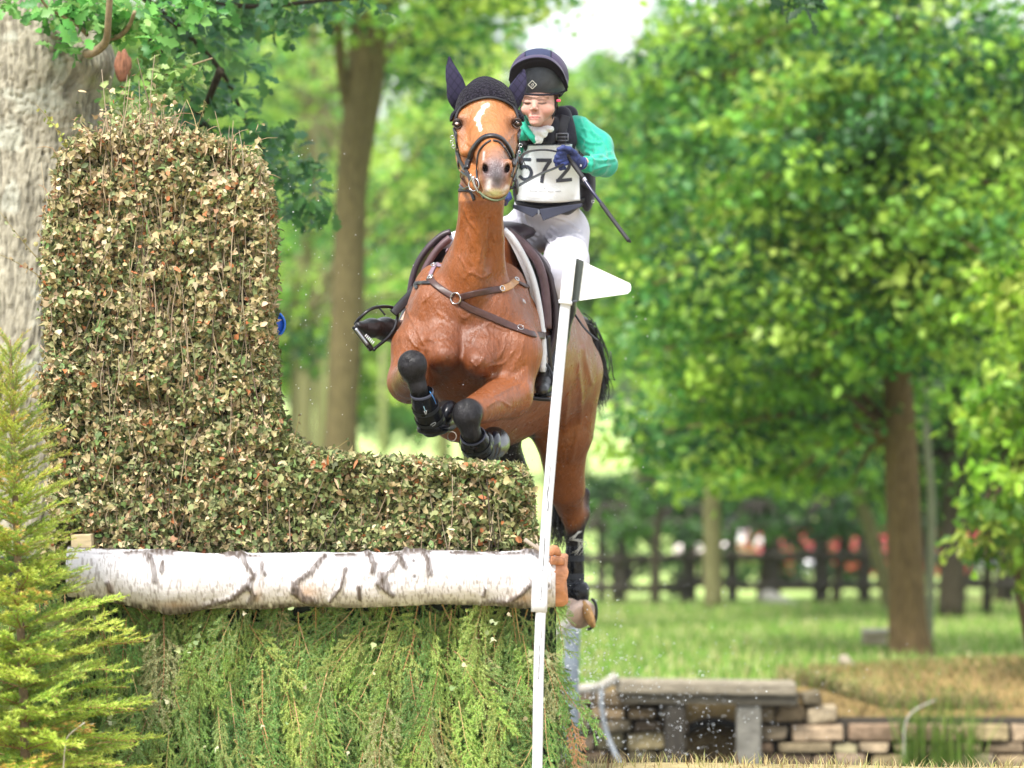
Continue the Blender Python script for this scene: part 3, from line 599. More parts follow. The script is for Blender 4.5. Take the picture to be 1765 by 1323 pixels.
c = np.where((rng.random(n) < hgt)[:, None], pick(PAL, n, .25, w_low / w_low.sum()), pick(PAL, n, .25, w_top / w_top.sum()))
low = ((pj[:, 0] > 470) & (rng.random(n) < .35))[:, None]; c = np.where(low, pick([(.20, .22, .08), (.14, .19, .06), (.3, .33, .14)], n, .2), c)
nrm = N3(nr + rng.normal(size=(n, 3)) * .62); d = rdir(n, -.35)
brush_m = mat("dry_leaf", vcol=True, rough=.6, spec=.3, transl=.12)
hf = n // 2; pm = rng.permutation(n); szs = rng.uniform(.011, .027, n) * rng.choice([1, 1, 1.35], n)
Va, Fa, Ca = leaves(pts[pm[:hf]], d[pm[:hf]], nrm[pm[:hf]], szs[pm[:hf]], c[pm[:hf]], IVY, curl=.9); Vb, Fb_, Cb = leaves(pts[pm[hf:]], d[pm[hf:]], nrm[pm[hf:]], szs[pm[hf:]], c[pm[hf:]], LEAF, curl=1.3)
mk("brush_leaves", np.concatenate([Va, Vb]), np.concatenate([Fa, Fb_ + len(Va)]), brush_m, jump, cols=np.concatenate([Ca, Cb]))
# twigs woven upright through the brush
tw = []
for i in range(330):
    q = sample_face(8)
    if not len(q): continue
    x, y = q[0]; l = rng.uniform(25, 150); a = rng.normal(0, .16); b = np.array([x + l * math.sin(a), y - l * math.cos(a)])
    if not inside(b[None], out)[0] and b[1] > 300: continue
    Y0 = Yf + rng.uniform(-.06, .02); tw.append(tube(spline([P(x, y, Y0), P((x + b[0]) / 2 + rng.normal(0, 4), (y + b[1]) / 2, Y0 - .01), P(b[0], b[1], Y0 + rng.uniform(-.02, .03))], 6), np.linspace(.0024, .0009, 6), 4) + (pick([(.17, .12, .08), (.26, .2, .13), (.08, .06, .04), (.33, .27, .18)], 1)[0],))
for i in range(240):   # wispy shoots above the top edge
    x = rng.uniform(85, 465); y = np.interp(x, [90, 112, 155, 236, 320, 393, 438, 470], [340, 268, 240, 225, 236, 254, 290, 420]); l = rng.exponential(11) + 5; a = rng.normal(0, .7); Y0 = Yf + rng.uniform(0, .4)
    tw.append(tube(spline([P(x, y + 12, Y0), P(x + l * .5 * math.sin(a), y - l * .5, Y0), P(x + l * math.sin(a) * 1.2, y - l * math.cos(a), Y0)], 5), np.linspace(.002, .0008, 5), 4) + (pick([(.3, .18, .1), (.4, .3, .16)], 1)[0],))
V, F, C = catF(tw); mk("brush_twigs", V, F, mat("twig", vcol=True, rough=.8), jump, cols=C)
def sprig(base, path, nl, size, pal, name="leafy_shoot", par=jump, rad=.0022, tpl=LEAF, m=None):
    c_ = spline(path, 16); tv, tf = tube(c_, np.linspace(rad, rad * .4, 16), 5); i = rng.integers(2, 16, nl); ps = c_[i] + rng.normal(size=(nl, 3)) * .004
    V, F, C = leaves(ps, rdir(nl, .1), rdir(nl, .3), rng.uniform(.6, 1.2, nl) * size, pick(pal, nl), tpl, curl=.5)
    Fq = F.tolist(); V2, F2, C2 = catF([(V, Fq, C), (tv, tf, np.array([.25, .2, .08]))]); return mk(name, V2, F2, m or brush_m, par, cols=C2)
sprig(0, [P(335, 250, 15.3), P(342, 215, 15.28), P(350, 190, 15.27), P(352, 172, 15.27)], 13, .018, [(.3, .3, .14), (.2, .22, .1)])
sprig(0, [P(395, 300, 15.3), P(405, 270, 15.27), P(425, 258, 15.25), P(446, 254, 15.25)], 34, .026, [(.45, .48, .18), (.36, .42, .14), (.5, .46, .22)])
sprig(0, [P(130, 270, 15.25), P(105, 235, 15.2), P(85, 205, 15.2), P(62, 180, 15.2)], 26, .024, [(.45, .45, .12), (.3, .36, .1)])
sprig(0, [P(95, 480, 15.25), P(60, 440, 15.2), P(35, 410, 15.2), P(0, 365, 15.2)], 14, .02, [(.2, .2, .1), (.3, .25, .15)])
sprig(0, [P(95, 500, 15.25), P(60, 470, 15.2), P(25, 450, 15.2), P(-20, 430, 15.2)], 22, .022, [(.16, .16, .08), (.3, .22, .12), (.4, .15, .1)])
sprig(0, [P(500, 790, 15.2), P(505, 765, 15.15), P(512, 735, 15.12), P(515, 718, 15.12)], 5, .018, [(.2, .16, .1)])
sprig(0, [P(560, 785, 15.25), P(590, 765, 15.2), P(600, 758, 15.2)], 5, .018, [(.1, .13, .05)])

# birch log
nu, nv = 620, 120; u = np.linspace(118, 957, nu)
cy_ = np.interp(u, [-30, 130, 290, 430, 600, 750, 957], [975, 985, 1002, 1000, 999, 994, 998]); rr = np.interp(u, [-30, 130, 220, 290, 350, 520, 700, 860, 957], [44, 44, 48, 55, 49, 47, 47, 47, 48]) * 15.05 / FPX
a = np.arange(nv) / nv * 2 * math.pi; U, A = np.meshgrid(u, a, indexing='ij')
Cc = np.array([P(x, y, 15.08) for x, y in zip(u, cy_)]); Rr = rr[:, None] * np.ones_like(A)
Sp = np.stack([U / 60, np.cos(A) * 1.2, np.sin(A) * 1.2], -1).reshape(-1, 3); Rr = Rr * (1 + (fbm(Sp, .8, 4).reshape(A.shape) - .5) * .16)
# picture row of every bark point on the camera side (front = angle 180 deg in Y)
Yp = -np.cos(A); Zp = np.sin(A); row = (-Zp * rr[:, None] * FPX / 15.05)      # down positive, px from the axis
front = Yp > -.35
Qp = np.stack([U.ravel(), row.ravel()], 1)
N_h = fbm(np.stack([U / 9, A * 1.2, A * 0], -1).reshape(-1, 3), 1, 3).reshape(A.shape); N_f = fbm(np.stack([U / 3.2, A * 2.6, A * 0], -1).reshape(-1, 3), 1, 3).reshape(A.shape); N_b = fbm(np.stack([U / 40, A * 3, A * 0], -1).reshape(-1, 3), 1, 3).reshape(A.shape)
col_ = np.ones(A.shape + (3,)) * np.array([.62, .60, .62]) * (.9 + .16 * N_b[..., None])
len_ = sm(fbm(np.stack([U / 2.2, A * 5.5, A * 0 + 3], -1).reshape(-1, 3), 1, 2).reshape(A.shape), .58, .68) * .6      # fine lenticels round the log
dk = len_[..., None]; col_ = col_ * (1 - dk) + np.array([.2, .17, .15]) * dk
bark = np.zeros(A.shape); disp = np.zeros(A.shape)
und = sm(row / (rr[:, None] * FPX / 15.05), .66, .93) * sm(N_h, .25, .48) * np.clip(np.interp(U, [-30, 180, 250, 520, 620, 900, 957], [.8, .9, 1, .9, .5, .7, .8]), 0, 1); bark = np.maximum(bark, und * front)
und2 = sm(-row / (rr[:, None] * FPX / 15.05), .72, .95) * sm(N_b, .45, .55) * .8; bark = np.maximum(bark, und2 * front)
for pl, wd in (([(262, -40), (270, -18), (272, -2)], 4.5), ([(284, -34), (283, -18)], 3.5), ([(255, -42), (262, -34)], 6), ([(415, -46), (440, -10), (428, 8), (400, 30), (330, 48), (285, 52)], 5), ([(430, 8), (440, 22), (432, 36)], 5), ([(560, -40), (540, -18), (510, 4), (508, 18), (528, 34)], 5), ([(512, 14), (524, 28), (545, 38)], 7),
               ([(598, -20), (590, 10), (570, 34)], 3), ([(700, -48), (680, -20), (652, 4)], 3.2), ([(652, 6), (668, 18), (678, 26)], 4), ([(660, -6), (666, 10)], 8), ([(728, -44), (738, -30), (742, -8)], 5), ([(685, -40), (700, -20)], 5), ([(632, -48), (645, -25), (643, -14)], 6), ([(620, 10), (622, 30)], 4),
               ([(918, 4), (900, 22), (880, 34), (830, 42)], 4), ([(870, 40), (905, 44)], 8), ([(195, 24), (190, 12)], 5), ([(420, -40), (395, -46)], 6), ([(455, -30), (458, -12)], 3), ([(720, -46), (700, -48)], 5), ([(838, 16), (834, 28)], 2.5), ([(940, -44), (915, -46), (905, -50)], 6)):
    dd = segd(Qp, pl).reshape(A.shape); b_ = sm(-(dd + (N_f - .5) * 11), -wd * 1.6, -wd * .35) * front; bark = np.maximum(bark, b_)
    disp += np.exp(-(dd / (wd * 1.3)) ** 2) * .008 * front
tanm = np.zeros(A.shape)
for (x0, y0, rx_, ry_) in ((530, 18, 26, 16), (902, 30, 26, 12), (445, 22, 10, 14), (193, 20, 7, 15), (300, 40, 40, 9), (930, 26, 16, 18)):
    tanm = np.maximum(tanm, np.exp(-(((U - x0) / rx_) ** 2 + ((row - y0) / ry_) ** 2) * 1.3) * front)
tanm = np.clip(tanm * .6 * (.5 + N_b), 0, .7)[..., None]; col_ = col_ * (1 - tanm) + np.array([.42, .25, .13]) * tanm
b3 = np.clip(bark * 1.25, 0, 1)[..., None] * (.72 + .28 * sm(N_f, .35, .6)[..., None]); col_ = col_ * (1 - b3) + np.array([.085, .065, .055]) * b3
for (x0, y0) in ((508, 14), (714, -30), (716, -4), (944, 10), (430, 10)):
    dd = np.hypot(U - x0, row - y0); k_ = np.exp(-(dd / 3.8) ** 2)[..., None] * front[..., None]; col_ = col_ * (1 - k_) + np.array([.05, .04, .035]) * k_; disp += np.exp(-((dd - 6) / 2.5) ** 2) * .004 * front
Rr = Rr + disp + np.clip(bark, 0, 1) * (N_f - .45) * .010
V = np.stack([Cc[:, 0, None] + 0 * A, Cc[:, 1, None] + np.cos(A) * Rr, Cc[:, 2, None] + np.sin(A) * Rr], -1).reshape(-1, 3)
V[:, 1] = V[:, 1]; flipA = None
i_, j_ = np.meshgrid(np.arange(nu - 1), np.arange(nv), indexing='ij'); F = np.stack([i_ * nv + j_, i_ * nv + (j_ + 1) % nv, (i_ + 1) * nv + (j_ + 1) % nv, (i_ + 1) * nv + j_], -1).reshape(-1, 4)
# (angle convention: cos -> Y, so the camera side is cos = -1)
log = mk("birch_log", V, F, mat("birch_bark", vcol=True, rough=.55, spec=.35, noise=60, amp=.08, bump=[(220, .0012), (60, .002)]), jump, cols=col_.reshape(-1, 3))
log['label'] = "white birch log with black bark scars lying along the front"
c0 = Cc[0]; V = [c0] + [c0 + np.array([0, math.cos(t) * rr[0], math.sin(t) * rr[0]]) for t in np.arange(40) / 40 * 2 * math.pi]
mk("log_end", V, [(0, 1 + i, 1 + (i + 1) % 40) for i in range(40)], mat("cut_wood_pale", (.5, .34, .2), rough=.8, noise=20, amp=.3), log)
x0 = P(957, 998, 15.08); ang = np.arange(40) / 40 * 2 * math.pi; V = []; F = []
for k, (dx, rs) in enumerate([(-.02, .97), (.034, .96), (.040, .92), (.041, .0)]):
    for t in ang: r2 = PX(47, 15.05) * rs * (1 + .05 * math.sin(3 * t) + .04 * math.sin(9 * t + 1) * (k > 0)); V.append([x0[0] + dx + (.008 * math.sin(5 * t) if k in (1, 2) else 0), x0[1] + math.cos(t) * r2, x0[2] + math.sin(t) * r2])
F = [(k * 40 + i, k * 40 + (i + 1) % 40, k * 40 + 40 + (i + 1) % 40, k * 40 + 40 + i) for k in range(3) for i in range(40)]
mk("log_end", V, F, mat("cut_wood", (.52, .24, .13), rough=.8, noise=20, amp=.35, bump=[(60, .006), (18, .02)], stretch=(.5, 1, 1)), log)
V, F = catF([tube(spline([P(945, 955, 15.0), P(955, 948, 14.99), P(966, 956, 15.0)], 8), [.012, .016, .018, .02, .02, .016, .014, .008], 7), tube([P(950, 965, 14.98), P(972, 968, 15.0)], [.018, .014], 6)]); V += (fbm(V, 60)[:, None] - .5) * .01
mk("log_splinter", V, F, mat("splinter", (.50, .22, .11), rough=.8, noise=40, amp=.35), log)
V, F, = catF([(tube(spline([P(905, 930, 15.0), P(925, 944, 14.98), P(936, 955, 14.98)], 8), np.linspace(.009, .004, 8), 6)), tube(spline([P(925, 938, 15.0), P(932, 950, 14.97)], 5), np.linspace(.006, .003, 5), 5)])
mk("snapped_twig", V, F, mat("twig_grey", (.3, .25, .2), rough=.8), log)
v, f = box(P(146, 931, 15.2), (.075, .25, .05), ry=R(-3)); bevel(mk("plank_end", v, f, mat("fresh_timber", (.62, .5, .3), rough=.7, noise=20, amp=.2, stretch=(1, 1, 6)), jump, smooth=False), .003)

# spruce boughs
needle_m = mat("spruce_needle", vcol=True, rough=.5, spec=.4, transl=.12); stem_m = mat("spruce_stem", (.36, .21, .10), rough=.75)
def needles(path, dens, ln, wd, flat=.3, droop=0, up=(0, -1, 0)):
    L = np.linalg.norm(np.diff(path, axis=0), axis=1).sum(); n = max(8, int(L * dens)); t = rng.random(n); c_ = spline(path, 30); T, S, B = frames(c_)
    i = (t * 29).astype(int); a = rng.uniform(0, 2 * math.pi, n); rad = S[i] * np.cos(a)[:, None] + B[i] * np.sin(a)[:, None]
    rad[:, 1] *= flat; d = N3(N3(rad) * .8 + T[i] * .75); l = ln * rng.uniform(.7, 1.15, n)[:, None]; s = N3(np.cross(d, rdir(n))) * wd / 2
    b = c_[i]; V = np.stack([b - s, b + s, b + d * l], 1).reshape(-1, 3); return V, np.arange(3 * n).reshape(-1, 3)
def bough(L, n_side, side_len, ang, ln=.0155, dens=700, curve=.1, sub=True, wd=.0026):
    """a flat spray in the XZ plane hanging along -Z from the origin; returns needles V,F, stem V,F, tipness"""
    main = spline([[0, 0, 0], [rng.normal(0, curve) * L * .3, -.02, -L * .5], [rng.normal(0, curve) * L, 0, -L]], 20)
    paths = [main]; st = [(main, .0034)]
    for k in range(n_side):
        t = .1 + .86 * (k + rng.uniform(-.3, .3)) / n_side; i = int(t * 19); s = 1 if k % 2 else -1; l = side_len * (1 - .65 * t) * rng.uniform(.7, 1.2) * (.5 + min(1, t * 3) * .5); b = main[i]; a = ang * rng.uniform(.8, 1.2)
        d = np.array([s * math.sin(a), rng.uniform(-.25, .1), -math.cos(a)]); p_ = spline([b, b + d * l * .5 + [0, 0, .0], b + d * l + [-s * l * .12, 0, -l * .16]], 12); paths.append(p_); st.append((p_, .0013))
        if sub and l > .07:
            for m in range(int(l / .042)):
                tt = .2 + .7 * m * .042 / l; j = int(tt * 11); s2 = 1 if m % 2 else -1; d2 = N3(N3(p_[min(j + 1, 11)] - p_[j]) + np.array([s2 * .75 * math.cos(a), 0, s2 * .6 * s * math.sin(a)]) * .9); l2 = l * .38 * (1.1 - tt) + .016
                p2 = spline([p_[j], p_[j] + d2 * l2 * .5, p_[j] + d2 * l2 + [0, 0, -l2 * .1]], 6); paths.append(p2); st.append((p2, .0011))
    vs, fs, tp, b = [], [], [], 0
    for p_ in paths:
        v, f = needles(p_, dens, ln, wd); vs.append(v); fs.append(f + b); tp.append(np.clip(np.linalg.norm(v - p_[0], axis=1) / (np.linalg.norm(p_[-1] - p_[0]) + 1e-6), 0, 1)); b += len(v)
    sv, sf = catF([tube(p_, np.linspace(r_, r_ * .4, len(p_)), 4, caps=False) for p_, r_ in st])
    return np.concatenate(vs), np.concatenate(fs), sv, np.array([f for f in sf if len(f) == 4]), np.concatenate(tp)
tb = [bough(.46, 14, .19, R(40), dens=1250, wd=.0026, ln=.0135, sub=True) for _ in range(5)]
NV, NF, NC, SV, SF, SC = [], [], [], [], [], []; bn = bs = 0
def put_bough(tpl, pos, scale, rx, ry, rz, colr, tip=None, scol=(.36, .21, .10)):
    global bn, bs
    v, f, sv, sf, tp = tpl; M = np.array((Matrix.Rotation(rz, 3, 'Z') @ Matrix.Rotation(ry, 3, 'Y') @ Matrix.Rotation(rx, 3, 'X'))) * scale
    NV.append(v @ M.T + pos); NF.append(f + bn); bn += len(v); c_ = np.tile(np.array(colr), (len(v), 1)) * rng.uniform(.75, 1.25, (len(v) // 3, 1)).repeat(3, 0)
    if tip is not None: k_ = (sm(tp, .55, 1.0) * .8)[:, None]; c_ = c_ * (1 - k_) + np.array(tip) * k_
    NC.append(c_); SV.append(sv @ M.T + pos); SF.append(sf + bs); bs += len(sv); SC.append(np.tile(np.array(scol), (len(sv), 1)))
def flush(nm_n, nm_s, par, labs=None):
    global NV, NF, NC, SV, SF, SC, bn, bs
    o = mk(nm_n, np.concatenate(NV), np.concatenate(NF), needle_m, par, cols=np.concatenate(NC)); s = mk(nm_s, np.concatenate(SV), np.concatenate(SF), mat("stem", vcol=True, rough=.8), par, cols=np.concatenate(SC))
    NV, NF, NC, SV, SF, SC, bn, bs = [], [], [], [], [], [], 0, 0; return o, s
for lay in range(4):
    m = [92, 84, 76, 52][lay]
    for k in range(m):
        x = -10 + 955 * (k + rng.random()) / m; y = [1022, 1100, 1185, 1268][lay] + rng.uniform(-30, 45)
        edge = sm(x, 880, 1000); Y0 = 15.17 - lay * .018 + rng.uniform(-.04, .05)
        g = pick([(.24, .44, .11), (.32, .52, .12), (.17, .35, .09), (.42, .57, .16), (.27, .44, .14)], 1, .15)[0]
        if rng.random() < .06: g = np.array([.42, .46, .22])
        put_bough(tb[rng.integers(5)], P(x, y, Y0) + [0, 0, .02], rng.uniform(.62, 1.0), R(rng.uniform(-4, 10)), R(rng.normal(0, 21)) - edge * R(9), R(rng.normal(0, 30)), g, scol=pick([(.40, .23, .10), (.30, .17, .08), (.5, .33, .16)], 1)[0])
for x, y in ((950, 1110), (958, 1160), (968, 1210), (975, 1260), (965, 1190)): put_bough(tb[rng.integers(5)], P(x - 8, y, 15.2), .62, 0, -R(14), R(20), (.08, .18, .05), scol=(.4, .23, .1))
put_bough(tb[0], P(985, 1240, 15.05), .4, 0, -R(10), 0, (.48, .25, .13), scol=(.4, .23, .1))
o_n, o_s = flush("spruce_boughs", "bough_stems", jump)
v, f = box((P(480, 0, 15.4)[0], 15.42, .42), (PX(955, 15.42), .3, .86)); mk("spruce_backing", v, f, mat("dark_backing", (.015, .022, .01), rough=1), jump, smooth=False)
q = np.array([P(rng.uniform(120, 960), rng.uniform(1045, 1300), 15.05 - .03) for _ in range(30)]); q = np.concatenate([q + rng.normal(size=q.shape) * .012 for _ in range(1)] + [np.repeat(q[:6], 6, 0) + rng.normal(size=(36, 3)) * [.02, .01, .025]])
V, F, C = leaves(q, rdir(len(q)), N3(rng.normal(size=(len(q), 3)) * .5 + [0, -1, .3]), rng.uniform(.014, .028, len(q)), pick([(.5, .5, .32), (.35, .4, .2), (.22, .3, .12)], len(q)), IVY, curl=.8)
mk("caught_leaves", V, F, brush_m, jump, cols=C)

# blue disc on the far side of the brush
bd = thing("blue_disc", "round bright blue plastic number disc half hidden behind the tall brush", "disc", P(455, 600, 15.75))
V, F = tube([P(467, 559, 15.72), P(467, 559, 15.75)], [PX(26, 15.7)] * 2, 32, side=(1, 0, 0)); mk("plate", V, F, mat("blue_plastic", (.01, .09, .55), rough=.3), bd)
V, F = torus(P(467, 559, 15.72), PX(24, 15.7), .005); mk("rim", V, F, mat("blue_rim", (.02, .16, .75), rough=.25), bd)
V, F = tube([P(455, 560, 15.78), P(455, 900, 15.78)], [.01, .01], 8); mk("stake", V, F, darkt, bd)

# flag pole
fp = thing("flag_pole", "slim leaning white pole with a white pennant strapped in front of the birch log", "flag", [P(921, 0, 14.9)[0], 14.9, 0])
whitep = mat("white_plastic", (.58, .60, .66), rough=.45, spec=.4, noise=14, amp=.05, stretch=(1, 1, .3))
pb = [P(*q_, 14.88) for q_ in ((925, 1366), (926.5, 1300), (930, 1100), (941.5, 900), (947.5, 820), (958, 700), (974, 530), (978, 480))]
V, F = tube(spline(pb, 24), np.full(24, PX(9.0, 14.9)), 12, sq=.45, side=(1, 0, 0)); mk("pole", V, F, whitep, fp)
V, F = tube(spline([P(*q_, 14.862) for q_ in ((933, 1100), (944.5, 900), (950.5, 820), (961, 700), (976.5, 535))], 20), np.full(20, .0018), 6); mk("pole_groove", V, F, mat("groove_grey", (.45, .47, .52), rough=.6), fp)
sc_m = mat("scuff_mark", (.12, .12, .12), rough=.8)
for k, pl in enumerate([[(943, 880), (945, 870), (943, 852), (946, 835), (948, 810), (947, 800)], [(939, 925), (937, 960), (935, 985)], [(929, 1110), (929, 1140), (928, 1170)], [(934, 1010), (932, 1035)]]):
    V, F = tube(spline([P(x, y, 14.858) for x, y in pl], 16), np.full(16, .0012) * (.5 + rng.random(16)), 5); mk("scuff_mark", V, F, sc_m, fp)
V, F = tube(spline([P(974.5, 522, 14.875), P(983, 444, 14.875)], 6), np.full(6, PX(10.5, 14.9)), 14, sq=.45, side=(1, 0, 0)); mk("flag_sleeve", V, F, mat("sleeve_white", (.84, .86, .88), rough=.35), fp)
V, F = tube([P(974, 524, 14.875), P(975, 518, 14.875)], [PX(12, 14.9)] * 2, 14, sq=.45, side=(1, 0, 0)); mk("sleeve_collar", V, F, whitep, fp)
def plate(pts, th, Y, back=.0):
    n = len(pts); V = [P(x, y, Y) for x, y in pts] + [P(x, y, Y) + [0, th, 0] for x, y in pts]; return V, [tuple(range(n)), tuple(range(n, 2 * n))[::-1]] + [(i, i + n, (i + 1) % n + n, (i + 1) % n) for i in range(n)]
V, F = plate([(992, 445), (1004, 450), (1086, 488), (1088, 494), (1087, 501), (1082, 506), (997, 518), (986, 520)], .004, 14.885); mk("pennant", V, F, mat("pennant_white", (.80, .83, .84), rough=.5, transl=.15), fp, smooth=False)
V, F = plate([(992, 444), (1006, 450), (997, 519), (985, 522)], .003, 14.879); mk("pennant_hem", V, F, mat("hem_dark", (.035, .045, .04), rough=.5), fp, smooth=False)
v, f = box(P(990, 519, 14.876), (.02, .012, .008)); bevel(mk("clip", v, f, mat("clip_dark", (.08, .09, .11), rough=.3, metal=.6), fp, smooth=False), .002)
V, F = tube(spline([P(929, 1054, 14.885), P(932, 976, 14.885)], 6), np.full(6, PX(14, 14.9)), 14, sq=.35, side=(1, 0, 0), rd=.026); mk("lower_bracket", V, F, whitep, fp)

# falling leaves over the hedge
for k, (x, y, s, lb) in enumerate(((715, 757, .03, "single loose green leaf in the air left of the lower foreleg"), (770, 769, .016, "loose dark leaf in the air just below the lower foreleg boot"), (769, 787, .02, "tiny loose leaf just above the low brush, below the lower boot"), (1162, 1290, .0, ""))):
    if not s: continue
    V, F, C = leaves(P(x, y, 15.3)[None], np.array([[.9, .2, .3]]), np.array([[.2, -1, .4]]), [s], np.array([[.08, .15, .03]]), IVY, curl=.4); tag(mk("flying_leaf", V, F, brush_m, cols=C), lb, "leaf", group="loose leaves in the air")

# ------------------------------------------------------------------ spruce sapling, left foreground
sp = thing("spruce_sapling", "young yellow green spruce tree with orange shoot tips at the left foreground", "spruce tree", [P(38, 0, 14.5)[0], 14.5, 0])
tc_ = spline([[P(45, 0, 14.5)[0], 14.5, -.02], P(42, 1250, 14.5), P(32, 1000, 14.5), P(24, 800, 14.5), P(20, 660, 14.5), P(17, 585, 14.5)], 40)
V, F = tube(tc_, np.linspace(.02, .004, 40), 10); mk("trunk", V, F, mat("sapling_bark", (.22, .15, .09), rough=.85, noise=30, amp=.4, bump=[(60, .003)]), sp)
tbs = [bough(.34, 13, .13, R(38), ln=.016, dens=800, sub=True, wd=.0026) for _ in range(5)]
for k in range(175):
    t = (k + .5) / 175; yy = 1345 - t * 750; a = k * 2.399; ln = np.interp(t, [0, .3, .5, .7, .88, 1], [1.4, 1.15, .85, .62, .45, .28]) * rng.uniform(.75, 1.15)
    pos = tc_[np.argmin(np.abs(tc_[:, 2] - P(0, yy, 14.5)[2]))]; el = np.interp(t, [0, .5, 1], [R(94), R(108), R(135)])   # from hanging to rising
    g = pick([(.30, .48, .06), (.38, .54, .07), (.20, .38, .06), (.46, .58, .08)], 1, .15)[0]
    # spray: hanging -Z turned outward and upward
    put_bough(tbs[rng.integers(5)], pos, ln, 0, 0, 0, g, tip=[(.6, .66, .12), (.75, .40, .12), (.62, .6, .12)][rng.integers(3)] if t > .6 or rng.random() < .2 else (.55, .68, .12), scol=(.34, .2, .09))
    M = np.array(Matrix.Rotation(a, 3, 'Z') @ Matrix.Rotation(-el, 3, 'Y') @ Matrix.Rotation(R(90) + rng.uniform(-.4, .4), 3, 'Z')); NV[-1] = (NV[-1] - pos) @ M.T + pos; SV[-1] = (SV[-1] - pos) @ M.T + pos
tc2 = spline([[P(-30, 0, 14.6)[0], 14.62, -.02], P(-28, 1000, 14.6), P(-22, 760, 14.6), P(-12, 640, 14.6)], 40); V, F = tube(tc2, np.linspace(.016, .003, 40), 8); mk("side_trunk", V, F, mat("sapling_bark2", (.22, .15, .09), rough=.85), sp)
for k in range(85):
    t = (k + .5) / 85; a = k * 2.399; ln = np.interp(t, [0, .4, .7, 1], [1.2, 1.0, .7, .3]) * rng.uniform(.75, 1.15); pos = tc2[int(t * 39)]; el = np.interp(t, [0, .5, 1], [R(98), R(115), R(150)])
    put_bough(tbs[rng.integers(5)], pos, ln, 0, 0, 0, pick([(.30, .48, .06), (.38, .54, .07), (.20, .38, .06), (.46, .58, .08)], 1, .15)[0], tip=[(.6, .66, .12), (.75, .40, .12)][int(t > .5 and rng.random() < .6)], scol=(.34, .2, .09))
    M = np.array(Matrix.Rotation(a, 3, 'Z') @ Matrix.Rotation(-el, 3, 'Y') @ Matrix.Rotation(R(90) + rng.uniform(-.4, .4), 3, 'Z')); NV[-1] = (NV[-1] - pos) @ M.T + pos; SV[-1] = (SV[-1] - pos) @ M.T + pos
o_n2, o_s2 = flush("needle_branches", "branch_stems", sp)
rail_thing("dead_twig", "thin pale bare twig standing at the foot of the spruce sapling", "twig", [P(108, 1345, 14.3), P(112, 1290, 14.3), P(118, 1268, 14.3), P(146, 1245, 14.28)], .0028, palem)

# ------------------------------------------------------------------ old oak, left
ok = thing("oak_tree", "thick pale oak trunk with ridged bark and dark lobed leaves behind the brush", "tree", [P(60, 0, 17.9)[0], 17.9, -.2])
nu, nv = 420, 300; tt = np.linspace(0, 1, nu); ax = spline([[P(40, 0, 17.9)[0], 17.95, -.5], P(45, 900, 17.9), P(55, 600, 17.9), P(68, 300, 17.9), P(72, 100, 17.9), P(60, -150, 17.9), P(50, -500, 17.9), P(60, -1100, 18.0)], nu)
zz = (CY - (ax[:, 2] - CAMZ) / 17.9 * FPX); rr = np.interp(zz, [-400, 0, 120, 300, 600, 1000, 1600], [118, 112, 116, 104, 98, 108, 150]) * 17.9 / FPX
A, I = np.meshgrid(np.arange(nv) / nv * 2 * math.pi, np.arange(nu)); Z = ax[I, 2]
S3 = np.stack([np.cos(A) * 6.5, np.sin(A) * 6.5, Z * 11], -1).reshape(-1, 3); warp = (fbm(S3 * .6 + 9, 1, 2) - .5)[:, None] * .9
rid = 1 - np.abs(fbm(S3 * [1, 1, .5] + warp, 1.9, 3) * 2 - 1) ; rid2 = fbm(S3 * [1, 1, .8] + 5, 5.5, 2); crack = sm(fbm(S3 * [1, 1, 3.2] + warp + 3, 1.6, 2), .55, .63)
D = ((rid - .8) * .022 + (rid2 - .5) * .010 - crack * .006).reshape(A.shape); Rr = rr[:, None] + D + (fbm(S3, .35, 2).reshape(A.shape) - .5) * .05
V = np.stack([ax[I, 0] + np.cos(A) * Rr, ax[I, 1] + np.sin(A) * Rr, Z], -1).reshape(-1, 3)
pj = proj(V); knot = np.exp(-(((pj[:, 0] - 150) / 45) ** 2 + ((pj[:, 1] - 108) / 40) ** 2)); V[:, 0] += knot * .05; V[:, 1] -= knot * .03 * (V[:, 1] < 17.9)
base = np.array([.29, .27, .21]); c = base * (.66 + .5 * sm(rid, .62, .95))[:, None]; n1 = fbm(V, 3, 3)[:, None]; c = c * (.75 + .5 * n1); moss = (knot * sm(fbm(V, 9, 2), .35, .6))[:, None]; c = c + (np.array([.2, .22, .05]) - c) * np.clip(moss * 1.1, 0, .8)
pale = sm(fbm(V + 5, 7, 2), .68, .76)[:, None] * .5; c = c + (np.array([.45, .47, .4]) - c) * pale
i_, j_ = np.meshgrid(np.arange(nu - 1), np.arange(nv), indexing='ij'); F = np.stack([i_ * nv + j_, i_ * nv + (j_ + 1) % nv, (i_ + 1) * nv + (j_ + 1) % nv, (i_ + 1) * nv + j_], -1).reshape(-1, 4)
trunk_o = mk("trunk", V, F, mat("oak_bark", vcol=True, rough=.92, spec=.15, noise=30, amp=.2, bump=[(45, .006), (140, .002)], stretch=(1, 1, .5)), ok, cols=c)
V, F = sphere(P(212, 112, 17.78), (.035, .03, .075), 16, 10); V += (fbm(V, 30)[:, None] - .5) * .03; mk("branch_scar", V, F, mat("raw_wood", (.28, .12, .07), rough=.85, noise=16, amp=.6, stretch=(4, 4, 1), bump=[(30, .01)]), trunk_o)
